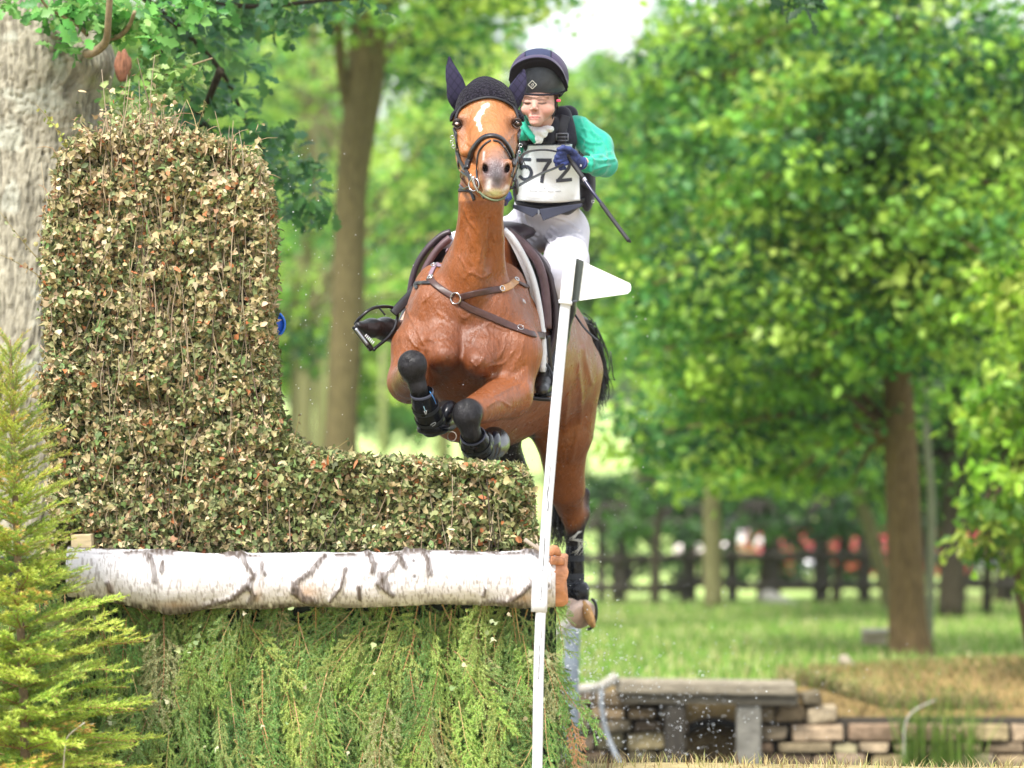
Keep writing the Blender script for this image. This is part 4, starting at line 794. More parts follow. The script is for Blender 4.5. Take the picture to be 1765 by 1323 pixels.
for pl, r_ in (([(150, 92), (165, 88), (182, 72), (186, 45), (190, -20)], .022), ([(182, 66), (205, 62), (222, 45), (232, 20)], .014), ([(150, 60), (130, 40), (80, 10), (60, -30)], .009), ([(240, 150), (280, 130), (330, 112), (366, 100)], .006)):
    V, F = tube(spline([P(x, y, 17.45 - .1 * i) for i, (x, y) in enumerate(pl)], 20), np.linspace(r_, r_ * .6, 20), 8); mk("limb", V, F, mat("limb_bark", (.26, .2, .12), rough=.85, noise=20, amp=.4), ok)
def oakclump(name, boxes, pal, size=.085, Y=(17.2, 17.5)):
    Ps = []
    for (x, y, rx, ry, nl) in boxes:
        nt_ = max(1, nl // 9)
        for k in range(nt_):
            c_ = P(x + rng.normal(0, rx * .5), y + rng.normal(0, ry * .5), rng.uniform(*Y)); Ps.append(c_ + rng.normal(size=(9, 3)) * [.035, .05, .03])
    Ps = np.concatenate(Ps); n = len(Ps); V, F, C = leaves(Ps, rdir(n, -.2, .5), N3(rng.normal(size=(n, 3)) * .5 + [0, -.55, .7]), rng.uniform(.6, 1.15, n) * size, pick(pal, n, .2), OAK, curl=.35); return mk(name, V, F, leafm, ok, cols=C)
oakclump("leaf_spray", [(160, 20, 90, 30, 150), (70, 5, 60, 14, 40), (230, 30, 60, 35, 110), (120, 70, 20, 20, 20), (270, 70, 25, 25, 30), (30, 15, 20, 10, 9), (330, 8, 60, 16, 70)], [(.12, .36, .07), (.20, .46, .11), (.08, .25, .06), (.28, .5, .16)])
oakclump("leaf_spray", [(205, 175, 26, 28, 90), (275, 150, 30, 28, 90), (250, 110, 22, 18, 40), (325, 120, 34, 12, 60), (230, 205, 30, 14, 40)], [(.20, .36, .08), (.32, .46, .15), (.40, .50, .20), (.11, .24, .07)], size=.062)
oakclump("leaf_spray", [(340, 60, 90, 70, 260), (420, 20, 110, 30, 180), (360, 210, 90, 80, 330), (430, 290, 60, 60, 200), (500, 330, 50, 50, 140), (300, 260, 60, 60, 120), (540, 350, 20, 30, 40), (470, 240, 40, 40, 60), (510, 15, 80, 20, 70), (620, 5, 90, 12, 40)], [(.06, .18, .05), (.09, .23, .06), (.04, .12, .04), (.14, .30, .08), (.09, .22, .12)], size=.085, Y=(18.6, 20.4))
for pl in ([(70, -120), (200, -40), (300, 40), (380, 120), (430, 220), (500, 330)], [(90, -60), (250, 60), (330, 180), (420, 300), (460, 360)], [(380, 120), (350, 200), (330, 300)], [(70, -200), (300, -20), (420, 10), (560, 0), (660, -5)]):
    V, F = tube(spline([P(x, y, (18.0 if x < 100 else 18.5) + .3 * i) for i, (x, y) in enumerate(pl)], 24), np.linspace(.02, .006, 24), 7); mk("limb", V, F, BD, ok)
oakclump("leaf_spray", [(x_, y_, 260, 150, 700) for x_, y_ in ((-250, -250), (60, -500), (400, -420), (750, -330), (-150, -800), (250, -900), (600, -750), (1100, -260))], [(.06, .18, .05), (.09, .23, .06), (.14, .30, .08)], size=.12, Y=(17.4, 20.5))
oakclump("leaf_spray", [(1385, -2, 30, 12, 36)], [(.03, .09, .03)], size=.08, Y=(19, 19.4))
V, F = tube(spline([P(60, -300, 17.9), P(300, -290, 18.5), P(700, -260, 19), P(1385, -20, 19.2)], 30), np.linspace(.03, .006, 30), 7); mk("limb", V, F, BD, ok)

# ------------------------------------------------------------------ horse
horse = thing("horse", "sweating bay horse in mid jump over the brush with tucked forelegs and black ear bonnet", "horse", P(850, 661, 16.6))
S = SDF((-.72, 15.18, .42), (.62, 18.05, 2.88), .0062)
def q(x, y, Y, r=None): return P(x, y, Y)
def rp(r, Y): return r * Y / FPX
# trunk
S.ell(P(805, 590, 16.16), (.24, .27, .28), .05)
S.cap(P(815, 585, 16.35), P(898, 610, 17.15), .285, .295, .06, sc_=(1, 1, 1.1))
S.cap(P(838, 430, 16.45), P(868, 480, 16.9), .10, .13, .12)
S.ell(P(912, 640, 17.28), (.275, .36, .27), .08)
S.cap(P(985, 640, 17.3), P(972, 740, 17.35), .13, .125, .06); S.cap(P(968, 740, 17.35), P(975, 840, 17.5), .118, .078, .04); S.cap(P(975, 840, 17.5), P(984, 885, 17.6), .078, .05, .03)
S.chain([P(1006, 850, 17.62), P(1001, 885, 17.62), P(992, 915, 17.62)], [.028, .034, .032], .03)
S.chain([P(990, 890, 17.6), P(990, 930, 17.62), P(990, 1020, 17.62), P(993, 1035, 17.6)], [.046, .034, .033, .044], .02)
S.cap(P(993, 1035, 17.6), P(998, 1050, 17.57), .040, .036, .02)
S.cap(P(848, 680, 17.3), P(845, 745, 17.35), .13, .12, .06); S.cap(P(845, 745, 17.35), P(892, 845, 17.5), .11, .07, .04); S.chain([P(892, 845, 17.5), P(902, 890, 17.6), P(904, 1030, 17.6)], [.07, .048, .035], .03)
S.cap(P(800, 690, 16.35), P(850, 690, 17.0), .17, .2, .08)
# shoulders, chest muscles
S.cap(P(756, 495, 16.22), P(730, 598, 16.0), .095, .105, .06); S.cap(P(862, 495, 16.22), P(882, 600, 16.0), .10, .11, .06)
S.ell(P(762, 600, 15.93), (.085, .10, .10), .05); S.ell(P(833, 612, 15.93), (.088, .10, .10), .05)
S.ell(P(760, 530, 16.0), (.11, .10, .13), .06); S.ell(P(845, 535, 16.0), (.11, .10, .13), .06)
S.cap(P(742, 560, 15.83), P(778, 548, 15.80), .006, .006, .03, sub=True)
S.cap(P(797, 500, 15.80), P(797, 620, 15.80), .008, .022, .06, sub=True); S.cap(P(797, 620, 15.80), P(795, 720, 15.86), .022, .02, .06, sub=True)
S.ell(P(792, 728, 15.80), (.125, .22, .115), .05, sub=True); S.cap(P(748, 640, 15.84), P(738, 690, 15.86), .02, .03, .04, sub=True); S.cap(P(862, 650, 15.80), P(905, 632, 15.84), .006, .006, .04, sub=True); S.ell(P(765, 612, 15.86), (.06, .075, .055), .03); S.ell(P(824, 624, 15.86), (.06, .075, .055), .03); S.cap(P(796, 560, 15.765), P(795, 690, 15.80), .008, .012, .035, sub=True)
# neck
S.chain([P(806, 520, 16.08), P(812, 465, 16.03), P(826, 400, 15.98), P(830, 340, 15.92), P(834, 270, 15.9)], [rp(58, 16), rp(46, 16), rp(34, 16), rp(35, 16), rp(36, 16)], .05, sc_=(1, 1.45, 1))
S.cap(P(807, 350, 15.84), P(788, 495, 15.98), .02, .03, .06); S.cap(P(851, 350, 15.84), P(858, 490, 16.0), .022, .03, .06); S.cap(P(828, 350, 15.80), P(815, 500, 15.90), .028, .04, .05)
# forelegs
S.cap(P(716, 600, 16.0), P(706, 655, 15.95), rp(40, 16), rp(35, 16), .05); S.cap(P(706, 658, 15.93), P(711, 640, 15.6), rp(35, 16), rp(23, 15.6), .04)
S.ell(P(711, 629, 15.53), (rp(26, 15.5), .045, rp(27, 15.5)), .02); S.cap(P(714, 642, 15.55), P(721, 668, 15.55), rp(20, 15.5), rp(13, 15.5), .015)
S.chain([P(721, 668, 15.55), P(742, 735, 15.68), P(762, 728, 15.82)], [rp(13.5, 15.5), rp(15, 15.7), rp(16, 15.8)], .02)
S.cap(P(888, 610, 16.0), P(878, 678, 15.95), rp(42, 16), rp(40, 16), .05); S.cap(P(876, 682, 15.93), P(815, 708, 15.62), rp(39, 16), rp(25, 15.6), .03)
S.ell(P(806, 712, 15.55), (rp(26, 15.5), .045, rp(27, 15.5)), .02); S.cap(P(806, 722, 15.55), P(812, 745, 15.56), rp(22, 15.5), rp(16, 15.5), .015)
S.chain([P(812, 745, 15.56), P(832, 778, 15.7), P(848, 768, 15.84)], [rp(15, 15.5), rp(15, 15.7), rp(16, 15.8)], .02)
S.cap(P(858, 700, 15.82), P(900, 672, 15.9), .02, .03, .02)
for (x, y) in ((701, 636), (720, 636), (798, 722), (816, 724)): S.ell(P(x, y + 3, 15.478), (.010, .008, .005), .008, sub=True)
# head
S.ell(P(838, 185, 15.86), (.103, .125, .105), .03); S.ell(P(835, 151, 15.9), (.038, .05, .030), .03)
S.cap(P(839, 205, 15.82), P(846, 245, 15.70), .108, .082, .04); S.cap(P(846, 245, 15.70), P(853, 300, 15.53), .075, .056, .03)
S.cap(P(846, 232, 15.66), P(853, 285, 15.475), .04, .042, .03)
for s, xe, xj in ((-1, 795, 806), (1, 884, 874)):
    S.ell(P(xe + s * 0, 205, 15.775), (.034, .045, .03), .025)          # brow
    S.cap(P(xe + s * 1, 222, 15.76), P(xe - s * 6, 262, 15.69), .024, .02, .03)   # cheek bone
    S.ell(P(xj, 250, 15.88), (.045, .09, .10), .04)                      # jowl
    S.cap(P(xj, 270, 15.82), P(xj + 10 * -s + 6, 318, 15.60), .045, .03, .03)
    S.ell(P(xe + s * 5.5, 213, 15.735), (.016, .018, .015), .008, sub=True)   # eye socket
S.ell(P(854, 305, 15.475), (.062, .055, .058), .02); S.ell(P(855, 325, 15.475), (.050, .05, .034), .015)
S.ell(P(853, 337, 15.50), (.040, .05, .020), .01); S.ell(P(851, 333, 15.53), (.045, .05, .030), .02)
for x, s in ((836, -1), (875, 1)):
    S.ell(P(x, 287, 15.455), (.020, .03, .030), .012); S.ell(P(x - s * .5, 290, 15.415), (.0105, .05, .021), .006, rot=Matrix.Rotation(R(18 * s), 3, 'Y'), sub=True)
S.cap(P(833, 333, 15.45), P(876, 331, 15.45), .004, .004, .006, sub=True)
HV, HF = S.mesh(); del S
HV = lap(HV, HF, 2, .4); HN = vnorm(HV, HF); pj = proj(HV)
# veins, folds and groove lines on the wet chest and face
fr = (HN[:, 1] < .15) & (HV[:, 1] < 16.3)
veins = [[(750, 520), (752, 535), (768, 548), (778, 560)], [(700, 528), (708, 550), (716, 560)], [(697, 560), (705, 580), (718, 598), (740, 602)], [(782, 512), (786, 535), (800, 548), (812, 540)], [(740, 585), (760, 590), (778, 576)], [(812, 590), (826, 568), (845, 556), (860, 545)],
         [(850, 560), (872, 568), (888, 560), (905, 556)], [(873, 575), (868, 600), (860, 615)], [(800, 480), (812, 470), (830, 478), (845, 470)], [(806, 398), (812, 420), (808, 440), (812, 455)], [(840, 385), (838, 410), (844, 430)], [(845, 630), (870, 624), (888, 600)], [(730, 520), (745, 505), (755, 498)],
         [(786, 225), (800, 240), (812, 250)], [(885, 230), (874, 244), (868, 258)], [(880, 700), (860, 690), (840, 700)], [(900, 660), (880, 668), (850, 684)], [(812, 622), (822, 630), (835, 616)], [(795, 372), (793, 400), (797, 430)], [(800, 360), (806, 378), (816, 392)], [(852, 372), (848, 392), (852, 415)], [(825, 400), (829, 425), (826, 450)], [(790, 440), (800, 455), (806, 470)], [(850, 430), (856, 450), (852, 468)], [(713, 560), (722, 575), (730, 595)], [(835, 560), (842, 580), (838, 596)], [(905, 580), (900, 605), (890, 625)], [(760, 560), (752, 575), (756, 590)]]
D = np.zeros(len(HV))
for v in veins: dd = segd(pj, spline(np.array(v, float), 12)); D += np.exp(-(dd / 1.6) ** 2) * .0042
for v in ([(797, 560), (796, 700)], [(700, 625), (735, 590)], [(770, 640), (745, 680)], [(850, 640), (870, 655), (905, 630)], [(846, 380), (842, 460)], [(812, 380), (816, 460)], [(930, 700), (905, 735)]): D -= np.exp(-(segd(pj, spline(np.array(v, float), 12)) / 5) ** 2) * .005
HV = HV + HN * (D * fr)[:, None]
bk = (HV[:, 1] > 16.9) & (HN[:, 1] < .2); D = np.zeros(len(HV))
for v in ([(985, 590), (998, 650), (1000, 720), (985, 790)], [(1005, 600), (1018, 660)], [(975, 600), (978, 680), (972, 740)]): D += np.exp(-(segd(pj, spline(np.array(v, float), 12)) / 4) ** 2) * .006
HV = HV + HN * (D * bk)[:, None]; HV = HV + HN * ((fbm(HV, 14, 2) - .5) * .004)[:, None]
# coat colours, with shade under the body painted in
n1 = fbm(HV, 9, 3)[:, None]; n2 = fbm(HV, 45, 2)[:, None]
bay = np.array([.235, .070, .016]); lt = np.array([.38, .14, .04]); dkc = np.array([.16, .045, .015]); blk = np.array([.010, .0095, .011])
c = bay * (.8 + .4 * n1) * (.9 + .2 * n2)
wet_shade = (np.exp(-(((pj[:, 0] - 800) / 85) ** 2 + ((pj[:, 1] - 590) / 110) ** 2) ** 1.5) * (HV[:, 1] < 16.2))[:, None] * .8 * (.45 + fbm(HV, 7, 3)[:, None]); c = c * (1 - wet_shade) + np.array([.12, .034, .012]) * wet_shade  # dark wet coat, with shade of the chest centre painted in too
hd = sm(pj[:, 1], 345, 325)[:, None] * 0 + ((HV[:, 2] > P(0, 345, 15.7)[2]) & (HV[:, 1] < 15.84))[:, None]; c = np.where(hd, lt * (.85 + .3 * n1), c)
rear = sm(HV[:, 1], 16.8, 17.1)[:, None] * .35; c = c * (1 - rear) + np.array([.19, .07, .024]) * rear
girth_shade = np.exp(-((HV - P(820, 715, 16.2)) ** 2 / np.array([.16, .35, .10]) ** 2).sum(1))[:, None] * .6; c = c * (1 - girth_shade) + dkc * girth_shade  # shade in the hollow between the forelegs, painted as darker coat
groin_shade = np.exp(-((HV - P(880, 775, 17.15)) ** 2 / np.array([.09, .25, .09]) ** 2).sum(1))[:, None]; c = c * (1 - groin_shade) + blk * groin_shade  # shadow around the udder painted black into the coat
inn = ((HV[:, 1] > 17.0) & (pj[:, 0] > 855) & (pj[:, 0] < 922) & (pj[:, 1] > 740))[:, None]; c = np.where(inn, blk, c)  # shadow between the hind legs painted black, over the leg's own black
def black(c, pts, r0, r1):
    d = segd(HV, pts); k = sm(-d, -r1, -r0)[:, None]; return c * (1 - k) + blk * (.9 + 1.2 * n2) * k
kn = (pj[:, 0:1] < 770) & (HV[:, 1:2] < 15.66) & (pj[:, 1:2] > 590) | False
c = black(c, [P(711, 630, 15.52), P(714, 650, 15.52)], .062, .085); c = black(c, [P(721, 668, 15.55), P(742, 735, 15.68), P(762, 728, 15.82)], .05, .065)
c = black(c, [P(804, 712, 15.53), P(808, 730, 15.53)], .068, .095); c = black(c, [P(812, 745, 15.56), P(832, 778, 15.7), P(848, 768, 15.84)], .05, .065)
c = black(c, [P(1010, 850, 17.65), P(1003, 888, 17.65), P(992, 930, 17.62), P(992, 1030, 17.62)], .045, .085); c = black(c, [P(900, 880, 17.6), P(904, 1030, 17.6)], .06, .09)
pst = segd(HV, np.array([P(994, 1040, 17.58), P(1001, 1060, 17.55)])); k = sm(-pst, -.05, -.04)[:, None]; c = c * (1 - k) + np.array([.78, .58, .48]) * k
pk = (pj[:, 1:2] > 1028) & (HV[:, 1:2] > 17.3) & (pj[:, 0:1] > 960); c = np.where(pk, np.array([.78, .58, .48]), c)
face = (HV[:, 1] < 15.75) & (pj[:, 1] < 350)
mz = (np.exp(-(((pj[:, 0] - 853) / 26) ** 2 + ((pj[:, 1] - 298) / 34) ** 2) ** 2) * face)[:, None]; c = c * (1 - mz * .95) + np.array([.105, .088, .105]) * (.6 + .8 * n2) * mz * .95
mz = (np.exp(-(((pj[:, 0] - 853) / 30) ** 2 + ((pj[:, 1] - 262) / 12) ** 2)) * face)[:, None] * .4; c = c * (1 - mz) + np.array([.25, .14, .1]) * mz
snip = (np.exp(-(segd(pj, [(840, 328), (843, 312)]) / 5) ** 2) + np.exp(-(segd(pj, [(874, 322), (868, 330)]) / 4) ** 2) + np.exp(-(segd(pj, [(834, 262), (833, 274)]) / 1.8) ** 2))[:, None].clip(0, 1) * face[:, None] * .75; c = c * (1 - snip) + np.array([.72, .66, .66]) * snip
drk = (np.exp(-(segd(pj, [(856, 300), (858, 318)]) / 9) ** 2) * .7 * face)[:, None]; c = c * (1 - drk) + np.array([.05, .045, .05]) * drk
foam = (np.exp(-(((pj[:, 0] - 853) / 15) ** 2 + ((pj[:, 1] - 333) / 6) ** 2)) * face * sm(n2[:, 0], .3, .5))[:, None]; c = c * (1 - foam) + np.array([.62, .62, .34]) * foam
for x in (836, 875): k = (np.exp(-(((pj[:, 0] - x) / 5.2) ** 2 + ((pj[:, 1] - 290) / 10) ** 2) ** 2) * face)[:, None]; c = c * (1 - k) + np.array([.02, .015, .018]) * k
for x, s in ((789, -1), (891, 1)):
    k = (np.exp(-(((pj[:, 0] - x + s * 3) / 13) ** 2 + ((pj[:, 1] - 212) / 13) ** 2)) * face * .85)[:, None]; c = c * (1 - k) + np.array([.05, .03, .028]) * k
    k = (np.exp(-(((pj[:, 0] - x + s * 8) / 8) ** 2 + ((pj[:, 1] - 236) / 20) ** 2)) * face * .35)[:, None]; c = c * (1 - k) + np.array([.12, .06, .045]) * k
star = (sm(-segd(pj, [(840, 180), (834, 184), (828, 195), (823, 206), (826, 218), (827, 222)]) - (fbm(HV, 60, 2) - .5) * 8, -5.2, -2.2) * (pj[:, 1] < 226) * face)[:, None]; c = c * (1 - star) + np.array([.8, .74, .7]) * star
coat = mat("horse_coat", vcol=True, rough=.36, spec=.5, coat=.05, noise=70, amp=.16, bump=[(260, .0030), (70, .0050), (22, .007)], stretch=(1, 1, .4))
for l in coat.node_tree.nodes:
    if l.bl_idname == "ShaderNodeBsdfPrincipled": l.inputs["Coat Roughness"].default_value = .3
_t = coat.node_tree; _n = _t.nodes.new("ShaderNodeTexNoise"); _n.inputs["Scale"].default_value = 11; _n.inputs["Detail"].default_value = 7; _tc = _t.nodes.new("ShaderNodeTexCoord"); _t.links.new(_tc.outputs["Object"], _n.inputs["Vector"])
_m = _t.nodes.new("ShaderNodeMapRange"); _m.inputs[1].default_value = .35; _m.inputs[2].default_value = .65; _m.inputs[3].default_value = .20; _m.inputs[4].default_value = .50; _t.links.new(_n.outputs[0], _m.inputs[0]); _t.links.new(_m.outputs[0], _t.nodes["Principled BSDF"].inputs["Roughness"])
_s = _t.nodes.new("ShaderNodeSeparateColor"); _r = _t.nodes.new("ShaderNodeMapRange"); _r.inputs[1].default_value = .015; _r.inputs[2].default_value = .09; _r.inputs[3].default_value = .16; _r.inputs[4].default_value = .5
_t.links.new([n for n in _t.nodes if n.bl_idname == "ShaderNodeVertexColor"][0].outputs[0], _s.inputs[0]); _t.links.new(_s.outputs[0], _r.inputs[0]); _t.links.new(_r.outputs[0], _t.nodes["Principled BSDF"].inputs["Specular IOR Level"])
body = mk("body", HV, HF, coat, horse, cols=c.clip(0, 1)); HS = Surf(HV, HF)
# eyes
for (x, y, s) in ((788, 213, -1), (891.5, 212, 1)):
    ec = P(x, y, 15.735); V, F = sphere(ec, (.017, .02, .0165), 20, 14); e = mk("eye", V, F, mat("horse_eye", (.015, .008, .006), rough=.04, spec=.8), horse)
    V, F = sphere(ec + [s * .002 + .001, -.0155, .000], (.0075 if s < 0 else .003, .006, .006 if s < 0 else .003), 14, 8); mk("eye_white", V, F, mat("eye_pink", (.62, .45, .45), rough=.1), e)
    c_ = spline([P(x - 8.5, y + 2, 15.73), P(x - 4, y - 6.5, 15.716), P(x + 4, y - 6.5, 15.716), P(x + 8.5, y + 3, 15.73)], 14); V, F = tube(c_, np.interp(np.linspace(0, 1, 14), [0, .5, 1], [.002, .0045, .002]), 8); mk("eyelid", V, F, mat("lid_dark", (.045, .025, .02), rough=.5), e)
    c_ = spline([P(x - 8, y + 2, 15.73), P(x, y + 8, 15.718), P(x + 8, y + 3, 15.73)], 12); V, F = tube(c_, np.full(12, .0022), 6); mk("eyelid", V, F, mat("lid_dark2", (.05, .028, .022), rough=.5), e)
# hoof behind, bare and pink with an upturned sole
V, F = tube(spline([P(991, 1043, 17.57), P(997, 1052, 17.56), P(1006, 1062, 17.53)], 10), rp(np.array([17, 19, 21, 23, 24, 25, 25.5, 26, 26, 25.5]), 17.55), 24, n=None); mk("hoof", V, F, mat("hoof_horn", (.78, .58, .48), rough=.4, noise=18, amp=.2, stretch=(3, 3, .6)), horse)
Vs, Fs = sphere(P(1014, 1058, 17.53), (rp(9, 17.5), .06, rp(26, 17.5)), 20, 12, rot=Matrix.Rotation(R(-22), 3, 'Y')); mk("hoof_sole", Vs, Fs, mat("hoof_sole", (.52, .29, .11), rough=.7, noise=25, amp=.6), horse)
a_ = np.linspace(-1.5, 1.7, 16); rim = [P(1016 + 12 * math.cos(t) - 2 * math.sin(t), 1058 + 26 * math.sin(t), 17.52) for t in a_]; V, F = tube(rim, np.full(16, .0065), 8); mk("horse_shoe", V, F, mat("shoe_steel", (.05, .05, .055), rough=.35, metal=.8), horse)
V, F = tube(spline([P(904, 1030, 17.6), P(907, 1046, 17.58), P(913, 1062, 17.55)], 10), rp(np.array([15, 17, 19, 22, 24, 25, 26, 26, 26, 25]), 17.55), 22); mk("hoof", V, F, mat("hoof_black", (.02, .02, .02), rough=.4), horse)
V, F = tube(spline([P(904, 935, 17.6), P(904, 980, 17.6), P(904, 1036, 17.6)], 14), rp(np.array([17, 18, 19, 19, 19, 19, 19, 19, 19, 20, 21, 22, 22, 20]), 17.6), 22); mk("leg_boot", V, F, mat("boot_hind", (.01, .01, .014), rough=.35), horse)
# front hooves, mostly covered
dkhoof = mat("dark_hoof", (.02, .02, .022), rough=.25, spec=.6, noise=20, amp=.3)
for pts, rr_ in (([P(755, 728, 15.76), P(766, 722, 15.85), P(772, 715, 15.92)], [19, 24, 27]), ([P(842, 772, 15.78), P(848, 768, 15.86), P(852, 762, 15.93)], [20, 26, 28])):
    V, F = tube(spline(pts, 10), rp(np.interp(np.linspace(0, 1, 10), [0, .5, 1], rr_), 15.8), 20, side=(1, 0, 0)); mk("hoof", V, F, dkhoof, horse)
# boots
bootm = mat("boot_black", (.007, .008, .012), rough=.25, spec=.3, noise=30, amp=.35, bump=[(60, .0015)]); lin = mat("boot_lining", (.05, .055, .085), rough=.8); pale_b = mat("boot_mark", (.45, .47, .5), rough=.5); blue_b = mat("boot_blue", (.03, .22, .55), rough=.4)
def boot(label, pts, rr_, cup, cupr, mark=True, band=None):
    c_ = spline(pts, 24); r_ = rp(np.interp(np.linspace(0, 1, 24), np.linspace(0, 1, len(rr_)), rr_), 15.6); V, F = tube(c_, r_, 28, side=(1, 0, 0), caps=False, rd=r_ * .9); V2, F2 = tube(c_, r_ * .86, 28, side=(1, 0, 0), caps=False, rd=r_ * .78)
    V = V + (fbm(V, 18) - .5)[:, None] * .006; b = mk("leg_boot", V, F, bootm, horse); mk("lining", V2, F2, lin, b)
    b['label'] = label
    V, F = tube(np.vstack([c_[:1] - (c_[1] - c_[0]) * .3, c_[:2]]), [r_[0] * .97, r_[0] * 1.03, r_[0] * 1.02], 28, side=(1, 0, 0), caps=False, rd=[r_[0] * .87, r_[0] * .93, r_[0] * .92]); mk("cuff", V, F, lin, b)
    if cup is not None: V, F = sphere(cup, cupr, 26, 18); V += (fbm(V, 25) - .5)[:, None] * .008; mk("fetlock_cup", V, F, bootm, b)
    for k_ in (.38, .62, .8):
        i = int(k_ * 23); V, F = tube([c_[i - 1], c_[i + 1]], [r_[i] * 1.035] * 2, 28, side=(1, 0, 0), caps=False, rd=r_[i] * .935); mk("boot_strap", V, F, mat("strap_web", (.022, .026, .035), rough=.7), b)
    return b
b1 = boot("black tendon boot with a small pale arrow mark", [P(727, 676, 15.56), P(733, 700, 15.6), P(741, 722, 15.66), P(748, 738, 15.70)], [20, 23, 25, 22], P(747, 738, 15.68), (rp(28, 15.7), .05, rp(13, 15.7)))
V, F = sphere(P(768, 716, 15.78), (rp(14, 15.7), .06, rp(28, 15.7)), 22, 14, rot=Matrix.Rotation(R(25), 3, 'Y')); mk("overreach_boot", V, F, bootm, b1)
def mark(pl, r_, Y, par, m): V, F = tube(spline([P(x, y, Y) for x, y in pl], 10), np.full(10, r_), 6); mk("pale_mark", V, F, m, par)
bs_ = Surf(*tube(spline([P(727, 676, 15.56), P(733, 700, 15.6), P(741, 722, 15.66), P(748, 738, 15.70)], 24), rp(np.interp(np.linspace(0, 1, 24), np.linspace(0, 1, 4), [20.5, 23.5, 25.5, 23]), 15.6), 28, side=(1, 0, 0), rd=rp(np.interp(np.linspace(0, 1, 24), np.linspace(0, 1, 4), [20, 23, 25, 22]), 15.6) * .93))
def smark(pl, wp, par, m, name="pale_mark", su=None):
    V, F = strap(su or bs_, pl, wp, .0012, .0022, 15.6, 10); mk(name, V, F, m, par)
smark([(730, 699), (733, 707)], 1.3, b1, mat("mark_cyan", (.35, .6, .75), rough=.5)); smark([(731, 707), (734, 713), (735, 706)], 1.6, b1, pale_b); smark([(741, 676), (747, 688), (750, 696)], 1.3, b1, blue_b); smark([(742, 731), (746, 727), (751, 726), (749, 731), (744, 733)], 2.0, b1, pale_b)
b2 = boot("black tendon boot with a curved strap on the left foreleg", [P(815, 750, 15.58), P(819, 762, 15.62), P(825, 776, 15.68), P(830, 782, 15.72)], [22, 27, 27, 22], None, None)
V, F = sphere(P(832, 768, 15.72), (rp(18, 15.7), .05, rp(27, 15.7)), 24, 16, rot=Matrix.Rotation(R(20), 3, 'Y')); mk("fetlock_cup", V, F, bootm, b2)
V, F = sphere(P(850, 768, 15.80), (rp(13, 15.7), .06, rp(27, 15.7)), 22, 14, rot=Matrix.Rotation(R(10), 3, 'Y')); mk("overreach_boot", V, F, mat("boot_gloss", (.012, .016, .03), rough=.16, spec=.7), b2)
V, F = torus(P(779, 752, 15.7), rp(8, 15.7), .0022, (0.3, 1, 0)); mk("boot_ring", V, F, mat("pale_leather", (.3, .26, .22), rough=.4), b2)
b3 = boot("black boot on the trailing hind leg", [P(991, 925, 17.62), P(990, 960, 17.62), P(990, 1000, 17.62), P(991, 1030, 17.6)], [16, 19, 19, 22], None, None)
V, F = tube(spline([P(990, 1005, 17.6), P(991, 1024, 17.6), P(984, 1036, 17.58)], 8), rp(np.array([21, 24, 25, 25, 25, 24, 23, 20]), 17.6), 24, side=(1, 0, 0)); mk("fetlock_cup", V, F, bootm, b3)
# tail
tp_ = spline([P(985, 552, 17.5), P(1004, 560, 17.62), P(1022, 592, 17.68), P(1032, 640, 17.7), P(1036, 672, 17.72)], 20)
tl = []
V, F = tube(tp_[:16], rp(np.linspace(17, 9, 16), 17.6), 10); tl.append((V, F))
for k in range(260):
    s0 = rng.integers(0, 14); off = rng.normal(size=3) * [.022, .02, .02]; e = tp_[-1] + rng.normal(size=3) * [.012, .03, .05]
    mid = tp_[min(19, s0 + 5)] + off * .9; tl.append(tube(spline([tp_[s0] + off, mid, (mid + e) / 2 + off * .5, e], 8), np.linspace(.003, .0006, 8), 4))
for k in range(110):
    a = P(rng.uniform(945, 985), rng.uniform(850, 880), 17.72); e = P(np.clip(rng.normal(962, 12), 935, 990), rng.uniform(905, 955), 17.75 + rng.normal(0, .03))
    tl.append(tube(spline([a, (a + e) / 2 + rng.normal(size=3) * .012, e], 7), np.linspace(.0035, .0007, 7), 4))
V, F = catF(tl); mk("tail", V, F, mat("tail_hair", (.012, .011, .012), rough=.35, spec=.5), horse)
wl_ = [tube(spline([P(1000 + rng.normal(0, 3), 915, 17.56), P(985 + rng.normal(0, 6), 930, 17.55), P(1002 + rng.normal(0, 4), 935 + rng.normal(0, 5), 17.55), P(990 + rng.normal(0, 6), 955 + rng.normal(0, 5), 17.55)], 9), np.full(9, .0012), 4) for _ in range(7)]
V, F = catF(wl_); mk("wet_hair", V, F, mat("wet_white", (.6, .6, .55), rough=.2), horse)
# whiskers
wh = []
for k in range(46):
    x = rng.uniform(836, 870); p0 = P(x, 341 + rng.uniform(-3, 1), 15.5); e = p0 + np.array([(x - 853) / 14 * .01 + rng.normal(0, .006), -.01, -rng.uniform(.012, .035)]); wh.append(tube(spline([p0, (p0 + e) / 2 + [0, -.004, 0], e], 4), np.linspace(.0006, .0003, 4), 3))
V, F = catF(wh); mk("whiskers", V, F, mat("whisker", (.18, .1, .05), rough=.5), horse)
